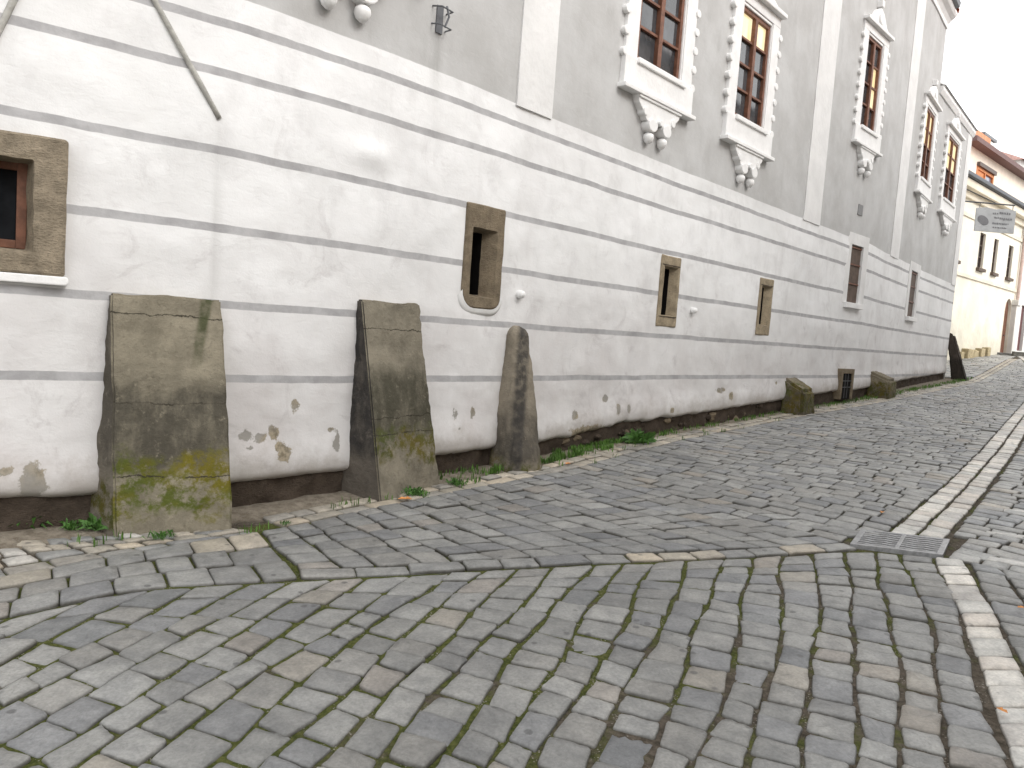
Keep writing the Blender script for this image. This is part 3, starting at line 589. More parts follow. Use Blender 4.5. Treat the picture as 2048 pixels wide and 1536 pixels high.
# cellar window at the left with a heavy stone surround, wooden frame and dark glass
sc = 5.24; fr = wframe(sc); win = empty('cellar_window', fr(0, 0, .1)); win.parent = bld; win.matrix_parent_inverse = bld.matrix_world.inverted()
A = arcs(-.48, .48, .10, .92, (.02,) * 4); B = arcs(-.30, .31, .235, .775, (.015,) * 4); C = arcs(-.265, .265, .25, .765, (.01,) * 4); mb = MB()
ring(mb, fr, A, -.06, A, .02); ring(mb, fr, A, .02, offset_poly(A, .015), .032); ring(mb, fr, offset_poly(A, .015), .032, B, .028); ring(mb, fr, B, .028, C, -.14)
f = mb.build('stone_frame', SLITTAN, win); f.data.materials[0] = mat_slit('grey-brown sandstone', (.27, .225, .165))
bm = bmesh.new(); bm.from_mesh(f.data); bmesh.ops.subdivide_edges(bm, edges=[e for e in bm.edges if e.calc_length() > .12], cuts=6, use_grid_fill=True)
for v in bm.verts: v.co += Vector([noise.noise(v.co * 11 + Vector((k, 0, 0))) * .009 for k in (0, 11, 23)])
bm.to_mesh(f.data); bm.free()
mb = MB(); 
for a0, a1, z0, z1 in ((-.27, -.22, .25, .77), (.215, .27, .25, .77), (-.22, .215, .25, .30), (-.22, .215, .72, .77), (-.02, .015, .30, .72)): mb.box(fr, a0, a1, -.16, -.125, z0, z1)
mb.build('window_frame', WOOD, win, .004)
mb = MB(); mb.box(fr, -.25, .25, -.20, -.15, .26, .75); mb.build('pane', simple('dark cellar glass', (.010, .011, .013), .5, .06, .4, 4), win)
mb = MB()
for a in (-.12, .11): mb.box(fr, a - .012, a + .012, -.09, -.066, .25, .765)
mb.build('iron_bars', IRON, win)
mb = MB(); mb.add([], []); P = arcs(-.50, .50, .045, .098, (.02,) * 4); mb.prism(fr, P, -.02, .04); mb.build('plaster_rim', TRIM, win, .008)

# small boarded windows with white surrounds
def boarded(s0, s1, h0, h1, top):
    sc = (s0 + s1) / 2; fr = wframe(sc); w_ = (s1 - s0) / 2; o = empty('small_window', fr(0, 0, h0)); o.parent = bld; o.matrix_parent_inverse = bld.matrix_world.inverted()
    mb = MB(); m_ = .24
    for a0, a1, z0, z1 in ((-w_ - m_, -w_, h0 - .02, h1), (w_, w_ + m_, h0 - .02, h1), (-w_ - m_, w_ + m_, h1, top)): mb.box(fr, a0, a1, -.06, .016, z0, z1)
    mb.build('surround', PIL, o, .004)
    mb = MB(); mb.box(fr, -w_ - .12, w_ + .12, -.2, .075, h0 - .10, h0); mb.build('sill', TRIM, o, .008)
    mb = MB(); mb.box(fr, -w_ + .002, w_ - .002, -.08, -.03, h0, h1 - .002); mb.build('shutter', BOARD, o)
    for z in (h0 + (h1 - h0) / 3, h0 + (h1 - h0) * 2 / 3, h1 - .045): mb = MB(); mb.box(fr, -w_ + .012, w_ - .012, -.0305, -.012, z - .012, z + .012); mb.build('batten', WOOD, o)
boarded(19.06, 19.62, .88, 1.96, 2.17); boarded(24.0, 24.75, .88, 1.97, 2.17)

# ornate upper windows
def ornate(s0, s1, h0, h1, apron, lit, ornament_step=.22):
    sc = (s0 + s1) / 2; fr = wframe(sc); w_ = (s1 - s0) / 2; o = empty('ornate_window', fr(0, 0, apron)); o.parent = bld; o.matrix_parent_inverse = bld.matrix_world.inverted()
    W = w_ + .24; mb = MB()
    mb.box(fr, -W, -w_, -.05, .045, h0, h1 + .02); mb.box(fr, w_, W, -.05, .045, h0, h1 + .02); mb.box(fr, -W, W, -.05, .045, h1 + .02, h1 + .16)
    mb.box(fr, -w_, -w_ + .02, -.14, .03, h0 + .01, h1); mb.box(fr, w_ - .02, w_, -.14, .03, h0 + .01, h1); mb.box(fr, -w_ + .02, w_ - .02, -.14, .03, h1 - .02, h1 + .018)
    mb.build('surround', TRIM, o, .012)
    mb = MB(); n = int((h1 - h0) / ornament_step) + 1
    for sgn in (-1, 1):
        for k in range(n):
            z = h0 - .05 + (h1 - h0 + .1) * (k + .3) / n; a = sgn * (W + .015)
            P = [(a + .055 * math.cos(q) * (1 if sgn > 0 else 1), z + .05 * math.sin(q)) for q in np.linspace(0, 2 * math.pi, 10, endpoint=False)]
            mb = MB(); mb.prism(fr, P, -.04, .062); mb.build('scroll', TRIM, o, .012)
    mb = MB(); mb.box(fr, -W - .02, W + .02, -.05, .07, apron + .05, h0); mb.box(fr, -W - .05, W + .05, -.05, .12, apron, apron + .05); mb.box(fr, -w_ - .03, w_ + .03, .02, .10, h0 - .05, h0 + .012); mb.build('apron', TRIM, o, .01)
    # console: tapering shell, two volutes, two hanging drops
    mb = MB(); z = apron; e = w_ * .95
    mb.prism(fr, [(-e, z), (-e * .93, z - .08), (-e * .72, z - .16), (-e * .55, z - .24), (e * .55, z - .24), (e * .72, z - .16), (e * .93, z - .08), (e, z)][::-1], -.04, .085)
    mb.box(fr, -e * .98, e * .98, -.04, .105, z - .03, z)
    for a in (-.155, 0, .155):
        r = .095 if a else .05; zc = z - .28 if a else z - .22
        P = [(a + r * math.cos(q), zc + r * .75 * math.sin(q)) for q in np.linspace(0, 2 * math.pi, 14, endpoint=False)]; mb.prism(fr, P, -.04, .115 if a else .13)
    for a in (-.36, .36):
        P = [(a * e / .5 * .9 + .05 * math.cos(q), z - .15 + .05 * math.sin(q)) for q in np.linspace(0, 2 * math.pi, 10, endpoint=False)]; mb.prism(fr, P, -.04, .10)
    mb.build('console', TRIM, o, .018)
    for a in (-.15, .15):
        mb = MB(); zt = z - .355; prof = [(.028, 0), (.06, -.025), (.066, -.06), (.05, -.10), (.02, -.125)]; c = fr(a, .05, 0)
        mb.tube([(c[0], c[1], zt + dz + Z0) for r, dz in prof], [r for r, dz in prof], 10); mb.build('drop', TRIM, o, smooth=True)
    mb = MB(); z = h1 + .16; mb.box(fr, -W - .04, W + .04, -.05, .12, z, z + .06)
    mb.prism(fr, [(-W * .9, z + .06), (-W * .55, z + .14), (-W * .3, z + .30), (0, z + .40), (W * .3, z + .30), (W * .55, z + .14), (W * .9, z + .06)][::-1], -.04, .075)
    P = [(.11 * math.cos(q), z + .2 + .11 * math.sin(q)) for q in np.linspace(0, 2 * math.pi, 16, endpoint=False)]; mb.prism(fr, P, -.04, .11); mb.box(fr, -.06, .06, -.04, .1, z + .40, z + .52)
    mb.build('pediment', TRIM, o, .014)
    # brown casement
    mb = MB(); f_ = .055; x0, x1 = -w_ + .02, w_ - .02; z0, z1 = h0 + .012, h1 - .02; n0, n1 = -.05, .006
    mb.box(fr, x0, x0 + f_, n0, n1, z0, z1); mb.box(fr, x1 - f_, x1, n0, n1, z0, z1); mb.box(fr, x0 + f_, x1 - f_, n0, n1, z0, z0 + f_); mb.box(fr, x0 + f_, x1 - f_, n0, n1, z1 - f_, z1)
    mb.box(fr, -.04, .04, n0, n1 + .012, z0 + f_, z1 - f_)
    mb.box(fr, x0, x1, n1, n1 + .04, z0, z0 + .03); mb.build('window_frame', WOOD, o, .005)
    mb = MB(); rows = 4; zz = np.linspace(z0 + f_, z1 - f_, rows + 1)
    for q in zz[1:-1]:
        for p0, p1 in ((x0 + f_, -.04), (.04, x1 - f_)): mb = MB(); mb.box(fr, p0, p1, n0 + .012, n1 - .008, q - .014, q + .014); mb.build('glazing_bar', WOOD, o)
    for cidx, (p0, p1) in enumerate(((x0 + f_, -.04), (.04, x1 - f_))):
        for r in range(rows):
            tl = random.uniform(-.003, .003); k0, k1 = zz[r] + .001, zz[r + 1] - .001; V = [fr(p0, -.038 + tl, k0), fr(p1, -.038 - tl, k0), fr(p1, -.038 - tl * 2, k1), fr(p0, -.038, k1)]
            V += [fr(p0, -.044 + tl, k0), fr(p1, -.044 - tl, k0), fr(p1, -.044 - tl * 2, k1), fr(p0, -.044, k1)]
            build('pane', V, [(0, 1, 2, 3), (7, 6, 5, 4), (0, 4, 5, 1), (1, 5, 6, 2), (2, 6, 7, 3), (3, 7, 4, 0)], LIT if (cidx, r) in lit else GLASS, o)
    mb = MB(); mb.box(fr, x0, x1, -.30, -.29, z0, z1); mb.build('curtain', simple('room behind', (.10, .095, .085), .9, .1, .3, 3), o)
ornate(7.0, 8.0, 3.05, 4.52, 2.68, ())
ornate(11.43, 12.43, 3.05, 4.52, 2.68, ((0, 3), (1, 3)))
ornate(13.86, 14.80, 3.03, 4.52, 2.66, ((0, 3), (1, 3)))
ornate(18.76, 19.56, 4.05, 5.69, 3.70, ((1, 2), (1, 1)))
ornate(23.6, 24.68, 4.05, 5.69, 3.67, ((0, 2), (1, 2), (0, 3), (1, 3)))
ornate(26.4, 27.8, 4.06, 5.70, 3.67, ((0, 2), (1, 2), (0, 3), (1, 3)))

# eaves: coved cornice and gutter on the tall part, plain eave on the low part, tiled tall roof, whitened low roof
def sweep(name, s0, s1, prof, mat, step=.4):
    ss = np.linspace(s0, s1, int((s1 - s0) / step) + 2); k = len(prof); V = [wcurve(s, n, h) for s in ss for n, h in prof]
    F = [(i * k + j, (i + 1) * k + j, (i + 1) * k + j + 1, i * k + j + 1) for i in range(len(ss) - 1) for j in range(k - 1)] + [tuple(range(k)), tuple((len(ss) - 1) * k + j for j in range(k))[::-1]]
    return build(name, V, F, mat, bld)
sweep('cornice', S0, TALL, [(-.05, H_TALL - .25), (.03, H_TALL - .25), (.04, H_TALL - .16), (.09, H_TALL - .07), (.17, H_TALL - .01), (.20, H_TALL + .04), (.20, H_TALL + .10), (-.05, H_TALL + .10)], TRIM)
sweep('gutter', S0, TALL - .25, [(.16, H_TALL + .12), (.20, H_TALL + .10), (.28, H_TALL + .12), (.30, H_TALL + .22), (.27, H_TALL + .22), (.17, H_TALL + .16)], ZINC)
sweep('roof', S0, TALL + .1, [(.22, H_TALL + .20), (-4.5, H_TALL + 3.4), (-9., H_TALL + .2), (-8.9, H_TALL + .1), (-4.5, H_TALL + 3.25), (.2, H_TALL + .105)], TILE)
sweep('cornice', TALL, S1 + .05, [(-.05, H_LOW - .12), (.03, H_LOW - .12), (.08, H_LOW - .02), (.08, H_LOW + .06), (-.05, H_LOW + .06)], TRIM)
sweep('roof', TALL + .02, S1 + .1, [(.12, H_LOW + .08), (-4.5, H_LOW + 2.4), (-9., H_LOW + .1), (-8.9, H_LOW + .02), (-4.5, H_LOW + 2.3), (.1, H_LOW + .065)], TRIM)  # white instead of tile: sky glare painted into the roof colour
# scar of a former lean-to roof: a raised ridge of plaster running down both slopes
mb = MB()
for a, b in (((5.75, 2.55), (6.61, 1.25)), ((5.74, 2.55), (5.30, 1.33))):
    pts = [(a[0] + (b[0] - a[0]) * u, a[1] + (b[1] - a[1]) * u) for u in np.linspace(0, 1, 14)]
    mb.tube([wcurve(s, .006 + .004 * noise.noise((s * 9, h * 9, 0)), h) for s, h in pts], [0.019 * (1 + .2 * noise.noise((s * 7, h * 5, 2))) for s, h in pts], 8)
mb.build('roof_scar', simple('grey mortar', (.40, .39, .36), .9, .15, .18, 14, .006, 40), bld, smooth=True)
# wire bracket with its drip stain, two small caps on the wall, two vents
fr = wframe(8.45); mb = MB()
for z, n_ in ((2.56, .10), (2.42, .09)):
    mb.tube([fr(-.08, -.01, z + .02), fr(-.06, n_, z), fr(.06, n_, z - .01), fr(.08, -.01, z)], .007, 6)
mb.tube([fr(.0, .09, 2.58), fr(.02, .10, 2.50), fr(-.01, .09, 2.41)], .010, 6); mb.box(fr, -.035, .035, -.01, .012, 2.38, 2.60); mb.build('wire_bracket', ZINC, bld)
for s0, z in ((9.71, .305), (13.25, .365)):
    fr = wframe(s0); mb = MB(); c = [fr(0, n_, z) for n_ in (-.02, .03, .06, .075)]; mb.tube(c, [.042, .042, .036, .012], 14); mb.build('wall_cap', TRIM, bld, smooth=True)
fr = wframe(19.29); mb = MB(); mb.box(fr, -.11, .11, -.02, .014, 2.52, 2.72); mb.build('air_vent', simple('grey vent sheet', (.22, .22, .22), .6), bld, .006)
fr = wframe(19.33); V = empty('cellar_vent', fr(0, 0, -.85)); V.parent = bld; V.matrix_parent_inverse = bld.matrix_world.inverted(); mb = MB()
for a0, a1, z0, z1 in ((-.30, -.22, -.95, -.37), (.22, .30, -.95, -.37), (-.22, .22, -.46, -.37)): mb.box(fr, a0, a1, -.06, .085, z0, z1)
mb.build('stone_frame', SLITST, V, .012)
mb = MB(); mb.box(fr, -.22, .22, -.02, .058, -.95, -.46); mb.build('opening', VOID, V)
mb = MB()
for z in (-.60, -.72): mb.box(fr, -.22, .22, .066, .074, z - .007, z + .007)
for a in (-.06, .06): mb.box(fr, a - .007, a + .007, .058, .066, -.93, -.46)
mb.build('iron_bars', IRON, V)

# ------------------------------------------------------------------ buttresses and guard stones
def hull8(B, T, mat, name, label, cat, group=None, sharp=38, rough=.012, bev=.02, mats2=None, chip=.016):
    """solid between base quad B and top quad T (world xyz, same winding), roughened"""
    c = np.mean(B, 0); o_loc = Vector((c[0], c[1], c[2]))
    V = [Vector(p) - o_loc for p in B] + [Vector(p) - o_loc for p in T]
    me = bpy.data.meshes.new(name); me.from_pydata(V, [], [(3, 2, 1, 0), (4, 5, 6, 7)] + [(i, (i + 1) % 4, 4 + (i + 1) % 4, 4 + i) for i in range(4)])
    bm = bmesh.new(); bm.from_mesh(me); bmesh.ops.recalc_face_normals(bm, faces=bm.faces)
    bmesh.ops.bevel(bm, geom=bm.edges[:], offset=bev, segments=2, affect='EDGES', clamp_overlap=True)
    bmesh.ops.triangulate(bm, faces=[f for f in bm.faces if len(f.verts) > 4])
    for _ in range(5):
        es = [e for e in bm.edges if e.calc_length() > .042]
        if not es: break
        bmesh.ops.subdivide_edges(bm, edges=es, cuts=1, use_grid_fill=True)
    bmesh.ops.triangulate(bm, faces=[f for f in bm.faces if len(f.verts) > 4])
    bm.normal_update()
    for v in bm.verts:
        p = v.co + o_loc; d = noise.noise(p * 3) * rough * 1.3 + noise.noise(p * 8) * rough + noise.noise(p * 22) * rough * .6 + noise.noise(p * 45) * rough * .25
        k = noise.noise(p * 5 + Vector((9, 9, 9))); d -= chip * max(0, k - .25) * 2.2
        v.co += v.normal * d
    bm.to_mesh(me); bm.free(); me.materials.append(mat); me.polygons.foreach_set('use_smooth', np.ones(len(me.polygons), bool))
    if mats2:  # faces on one side take the darker, shade-toned material
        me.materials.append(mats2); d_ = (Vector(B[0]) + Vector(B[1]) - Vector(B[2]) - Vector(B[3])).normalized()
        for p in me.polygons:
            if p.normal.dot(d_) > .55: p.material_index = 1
    me.set_sharp_from_angle(angle=math.radians(sharp)); me.update()
    o = bpy.data.objects.new(name, me); o.location = o_loc; COL.objects.link(o); return tag(o, label, cat, group)
def gpt(x, y, d=.10): return (x, y, float(gxy(x, y)) - d)
def inwall(s, h, n): return wcurve(s, n, h)
C1 = mat_concrete('mossy concrete', (.225, .20, .15), (.062, .056, .044), (.085, .10, .022), (1.37, .80, .335), (.30, 1.02), (.08, .48), (float(wall_p(6.565)[0]) + .03, .04, .92))
C2 = mat_concrete('stained concrete', (.21, .188, .145), (.06, .056, .04), (.075, .085, .03), (1.365, .66, .53), (.38, 1.12), (.28, .62))
C2S = mat_concrete('crusted concrete with painted shade', (.12, .105, .088), (.028, .027, .027), (.05, .05, .03), (), (.28, 1.7), None)  # dark crust plus painted shade for the side turned from the light
C1S = mat_concrete('shaded side of mossy concrete', (.17, .15, .12), (.07, .062, .05), (.05, .06, .02), (), (.3, 1.6), (.02, .3))  # darker copy of the front concrete, shade of the left side painted in
C3S = mat_concrete('dark side of granite', (.16, .14, .11), (.05, .046, .042), (.06, .065, .025), (), (.3, 1.5), (.0, .4))
C3 = mat_concrete('weathered granite', (.235, .205, .16), (.085, .076, .064), (.08, .085, .03), (), (.1, .75), (.0, .22), (.085, .085, -.4, (.045, .042, .04)))  # last tuple: dark band painting shade onto the left face
C4 = mat_concrete('mossy guard stone', (.19, .165, .12), (.07, .06, .045), (.07, .075, .025), (), (.1, .8), (.3, .9))
C5 = mat_concrete('black guard stone', (.075, .062, .052), (.03, .026, .022), (.05, .05, .02), (), (.5, 1.6), None)
wl = lambda s, n: (wall_p(s) + wall_n(s) * n)
def bt(P): return [gpt(*p) for p in P]
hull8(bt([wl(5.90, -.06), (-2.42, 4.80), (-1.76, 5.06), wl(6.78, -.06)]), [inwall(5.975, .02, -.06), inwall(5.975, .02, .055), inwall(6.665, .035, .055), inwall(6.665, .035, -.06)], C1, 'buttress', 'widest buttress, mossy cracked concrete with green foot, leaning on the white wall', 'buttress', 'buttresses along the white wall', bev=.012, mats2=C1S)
hull8(bt([wl(7.75, -.06), (-.94, 5.98), (-.54, 6.70), wl(8.55, -.06)]), [inwall(7.79, .115, -.06), inwall(7.79, .115, .055), inwall(8.38, .12, .055), inwall(8.38, .12, -.06)], C2, 'buttress', 'narrower concrete buttress with dark stained and shaded side and level crack near its top', 'buttress', 'buttresses along the white wall', bev=.012, mats2=C2S)
def loft(B, T, mat, name, label, cat, group, nz=46, ns=40, r=.42):
    U = []
    for k in range(ns):
        a = 2 * math.pi * k / ns; c, d = math.cos(a), math.sin(a); q = (abs(c) ** 4.2 + abs(d) ** 4.2) ** (-1 / 4.2); U.append((c * q, d * q))
    B = np.array(B, float); T = np.array(T, float); org = B.mean(0); V = []; F = []
    for i in range(nz):
        f = i / (nz - 1); fz = min(f, 1.) ; Q = B + (T - B) * fz; sc = 1 if f < .93 else math.sqrt(max(.02, 1 - ((f - .93) / .072) ** 2)); ct = Q.mean(0)
        for u, v in U:
            p = (Q[0] * (1 - u) * (1 - v) + Q[1] * (1 + u) * (1 - v) + Q[2] * (1 + u) * (1 + v) + Q[3] * (1 - u) * (1 + v)) / 4; p = ct + (p - ct) * sc
            n = (p - ct); n /= np.linalg.norm(n) + 1e-6; q = Vector(p); d = noise.noise(q * 4) * .016 + noise.noise(q * 11) * .011 + noise.noise(q * 30) * .005; V.append(p + n * d - org)
    F = [(i * ns + k, i * ns + (k + 1) % ns, (i + 1) * ns + (k + 1) % ns, (i + 1) * ns + k) for i in range(nz - 1) for k in range(ns)] + [tuple((nz - 1) * ns + k for k in range(ns))]
    o = build(name, V, F, mat, smooth=True); bm = bmesh.new(); bm.from_mesh(o.data); bmesh.ops.recalc_face_normals(bm, faces=bm.faces); bm.to_mesh(o.data); bm.free(); o.location = org; return tag(o, label, cat, group)
loft(bt([wl(9.46, -.08), (.11, 7.24), (.41, 7.47), wl(10.08, -.08)]), [inwall(9.585, -.0, -.08), inwall(9.59, -.0, .09), inwall(9.80, -.0, .095), inwall(9.82, -.0, -.08)], C3, 'guard_stone', 'tall slim tapering guard stone right of the second buttress', 'guard stone', 'guard stones along the white wall')
def guard(s0, s1, out, h, label, mat, slope):
    b = [wl(s0, -.05), wl(s0 - .05, out), wl(s1 - .1, out), wl(s1, -.05)]; g = float(gxy(*wl(s0, 0)))
    return hull8(bt(b), [(*wl(s0 + .03, -.05), g + h), (*wl(s0 - .02, out * .96), g + h - slope), (*wl(s1 - .14, out * .93), g + h - slope), (*wl(s1 - .1, -.05), g + h)], mat, 'guard_stone', label, 'guard stone', 'guard stones along the white wall', bev=.05, rough=.014)
guard(16.55, 17.2, .36, .60, 'short grey guard stone with a slanted top left of the little cellar vent', C4, .20)
guard(21.1, 21.95, .42, .56, 'squat brown guard stone right of the little cellar vent', C4, .17)
e0 = S1 + .12; pe = wall_p(S1); te = wall_t(S1); ne = wall_n(S1)
P = lambda a, n: tuple(pe + te * a + ne * n)
hull8([gpt(*P(.15, .16)), gpt(*P(.15, .56)), gpt(*P(.5, .56)), gpt(*P(.5, .16))], [(*P(.02, -.10), .70 + Z0), (*P(.02, .10), .66 + Z0), (*P(.3, .10), .66 + Z0), (*P(.3, -.10), .70 + Z0)], C5, 'leaning_stone', 'black stone slab leaning against the far end of the white wall', 'guard stone', bev=.05)

# ------------------------------------------------------------------ drain grate
ga, gb, gc, gd = [np.array(p) for p in ((2.46, 5.42), (3.03, 5.26), (3.30, 5.66), (2.72, 5.83))]
gr = empty('drain_grate', (float((ga + gc)[0] / 2), float((ga + gc)[1] / 2), float(gxy(*((ga + gc) / 2)))), 'cast iron drain grate of wavy bars set in the cobbles', 'drain grate')
def gq(u, v, z): p = ga * (1 - u) * (1 - v) + gb * u * (1 - v) + gc * u * v + gd * (1 - u) * v; return (p[0], p[1], float(gxy(*p)) + z)
mb = MB(); fg = lambda u, z, v: gq(u, v, z)
for u0, u1, v0, v1 in ((0, .07, 0, 1), (.93, 1, 0, 1), (.07, .93, 0, .07), (.07, .93, .93, 1), (.475, .525, .07, .93)): mb.box(fg, u0, u1, -.03, .012, v0, v1)
mb.build('grate_frame', GRATE, gr, .004)
for h0, h1 in ((.07, .475), (.525, .93)):
    mb = MB()
    for k in range(7):
        v = .14 + k * .12; pts = [(h0 + (h1 - h0) * i / 8, v + .018 * math.sin(i * math.pi / 2)) for i in range(9)]
        for (a, b), (c, d) in zip(pts[:-1], pts[1:]):
            mb.add([gq(a, b - .027, -.02), gq(c, d - .027, -.02), gq(c, d + .027, -.02), gq(a, b + .027, -.02), gq(a, b - .027, .008), gq(c, d - .027, .008), gq(c, d + .027, .008), gq(a, b + .027, .008)], [(4, 5, 6, 7), (0, 1, 5, 4), (2, 3, 7, 6)])
    mb.build('grate_bars', GRATE, gr)
mb = MB(); mb.add([gq(.05, .05, -.006), gq(.95, .05, -.006), gq(.95, .95, -.006), gq(.05, .95, -.006)], [(0, 1, 2, 3)]); mb.build('pit', VOID, gr)

# ------------------------------------------------------------------ grass, weeds and fallen leaves
def blades(spots, h, spread, lean=.5, wdt=.004):
    V = []; F = []
    for (x, y), n in spots:
        for _ in range(n):
            px, py = x + random.gauss(0, spread), y + random.gauss(0, spread); z = float(gxy(px, py)) + .004; a = random.uniform(0, 6.28); L = h * random.uniform(.45, 1.2); ln = random.uniform(.1, lean) * L; w2 = wdt * random.uniform(.7, 1.5)
            dx, dy = math.cos(a), math.sin(a); qx, qy = -dy * w2, dx * w2; b = len(V)
            V += [(px - qx, py - qy, z - .01), (px + qx, py + qy, z - .01), (px + dx * ln * .4 - qx * .8, py + dy * ln * .4 - qy * .8, z + L * .6), (px + dx * ln * .4 + qx * .8, py + dy * ln * .4 + qy * .8, z + L * .6), (px + dx * ln, py + dy * ln, z + L)]
            F += [(b, b + 1, b + 3, b + 2), (b + 2, b + 3, b + 4)]
    return V, F
sp = []
for t in np.arange(4.75, 27, .05):
    dens = max(0, noise.noise((t * 1.1, 3, 0)) + np.interp(t, [4.7, 5.2, 6, 8.6, 10, 13, 20, 25], [.6, .8, .95, .9, .45, .3, .4, .45])); n = int(dens * (46 if 6.2 < t < 8.7 else 26) * (1 if t < 10 else .7))
    if n > 0: sp.append((tuple(tn(t, float(nin(t)) - .30 - random.uniform(0, .22))), n))
for t in np.arange(1.2, 5.0, .09):
    if noise.noise((t * 2.3, 8, 0)) > .05: sp.append((tuple(tn(t, np.interp(t, [1, 2, 3, 5], [-4.95, -4.86, -4.72, -4.66]) + random.uniform(-.05, .05))), 6))
for t in np.arange(2.6, 12, .12):
    if random.random() < .45: sp.append((tuple(tn(t, float(nin(t)) + random.choice((0, -.155, -.30)))), 5))
V, F = blades(sp, .055, .028); tag(build('grass', V, F, GRASS), 'short green grass growing along the foot of the white wall', 'grass', kind='stuff')
def weed(x, y, h, r, n, label, w0=.12):
    g = float(gxy(x, y)); V = []; F = []
    for _ in range(n):
        a = random.uniform(0, 6.28); el = random.uniform(.25, 1.35); L = h * random.uniform(.5, 1.1); d = Vector((math.cos(a) * math.cos(el), math.sin(a) * math.cos(el), math.sin(el))); base = Vector((random.gauss(0, r * .3), random.gauss(0, r * .3), -.01))
        tip = base + d * L; sd_ = d.orthogonal().normalized() * L * random.uniform(w0, w0 * 2); md = base + d * L * .55 + Vector((0, 0, .012)); b = len(V)
        V += [base, md + sd_, tip + Vector((0, 0, -.02 * L / .1)), md - sd_]; F += [(b, b + 1, b + 2, b + 3)]
    o = build('weed', V, F, GREEN); o.location = (x, y, g + .01); tag(o, label, 'weed', 'weeds along the wall foot')
for x, y, h, r, n, lb in ((-2.98, 4.86, .15, .12, 70, 'clump of green weeds at the wall foot below the stone cellar window'), (-2.72, 4.86, .09, .07, 36, 'small dark green weed between cellar window and widest buttress'), (-2.58, 4.90, .13, .08, 50, 'bushy weed against the left side of the widest buttress'),
                          (-2.12, 4.78, .06, .10, 40, 'low grassy tuft in front of the widest buttress'), (-1.48, 5.22, .05, .05, 20, 'tiny weed on the paving right of the widest buttress'), (-.72, 6.22, .09, .12, 70, 'leafy tuft at the foot of the narrower concrete buttress'),
                          (-.42, 6.66, .08, .10, 60, 'tuft at the right corner of the narrower concrete buttress'), (1.55, 9.22, .22, .10, 70, 'tall leafy weed growing from the broken plaster edge right of the slim guard stone')): weed(x, y, h, r, int(n * (1 if h > .2 else 1.9)), lb, .12 if h > .2 else .05)
def leaf(x, y, s, a, label):
    V = []; 
    for i, (u, v) in enumerate(((0, 0), (.3, .28), (.55, .2), (.7, .34), (1, 0), (.7, -.34), (.55, -.2), (.3, -.28))):
        px, py = (u - .5) * s, v * s; V.append((px * math.cos(a) - py * math.sin(a), px * math.sin(a) + py * math.cos(a), .006 + abs(v) * s * .35))
    V.append((0, 0, .004)); o = build('fallen_leaf', V, [(i, (i + 1) % 8, 8) for i in range(8)], LEAF); o.location = (x, y, float(gxy(x, y)) + .012); tag(o, label, 'leaf', 'fallen leaves')
for x, y, s, a, lb in ((-.77, 6.02, .12, .3, 'orange leaf at the foot of the narrower concrete buttress'), (3.12, 6.35, .06, 1., 'small orange leaf on the grey cobbles just beyond the drain grate'), (2.10, 3.10, .05, 2., 'small orange leaf lying on the single pale stone row'),
                       (.62, 7.72, .09, .8, 'orange leaf on the grass right of the slim guard stone'), (2.95, 4.3, .05, .2, 'small leaf on the cobbles right of the single pale stone row')): leaf(x, y, s, a, lb)

# ------------------------------------------------------------------ hanging sign near the far corner
sf = lambda a, n, z: (12.80 + a, 23.05 + a * .06 + n, z + Z0)
sg = empty('hanging_sign', sf(.9, 0, 3.7), 'grey-white hanging sign board with faded dark lettering at the far corner', 'sign')
mb = MB(); P = [(.30, 3.70), (1.50, 3.70), (1.50, 4.36), (1.2, 4.40), (.9, 4.36), (.6, 4.40), (.30, 4.36)]; mb.prism(sf, P, -.02, .02); mb.build('board', simple('faded sign paint', (.46, .47, .475), .7, .2, .1, 4), sg, .008)
LT = simple('faded dark lettering', (.20, .20, .21), .7)
mb = MB(); P = [(.53 + .17 * math.cos(q), 4.02 + .13 * math.sin(q) - .05 * math.cos(q)) for q in np.linspace(0, 2 * math.pi, 18, endpoint=False)]; mb.prism(sf, P, -.028, -.02); mb.build('emblem', LT, sg)
for a, z, l, h_ in ((.80, 4.24, .16, .03), (1.0, 4.26, .30, .035), (.86, 4.12, .12, .03), (1.02, 4.10, .36, .04), (.82, 3.96, .5, .03), (.84, 3.84, .42, .025)):
    k = 0
    while k < l:
        wd = random.uniform(.02, .05); mb = MB(); mb.box(sf, a + k, a + k + wd, -.027, -.0195, z - h_ * random.uniform(.5, 1.), z + h_ * random.uniform(.5, 1.)); mb.build('letter', LT, sg); k += wd + random.uniform(.012, .03)
mb = MB(); mb.tube([sf(-.4, .0, 4.52), sf(1.45, 0, 4.52)], .022, 8); mb.tube([sf(-.3, 0, 4.95), sf(.9, 0, 4.53)], .014, 6); mb.tube([sf(.4, 0, 4.52), sf(.4, 0, 4.36)], .01, 6); mb.tube([sf(1.4, 0, 4.52), sf(1.4, 0, 4.36)], .01, 6); mb.build('bracket', IRON, sg)

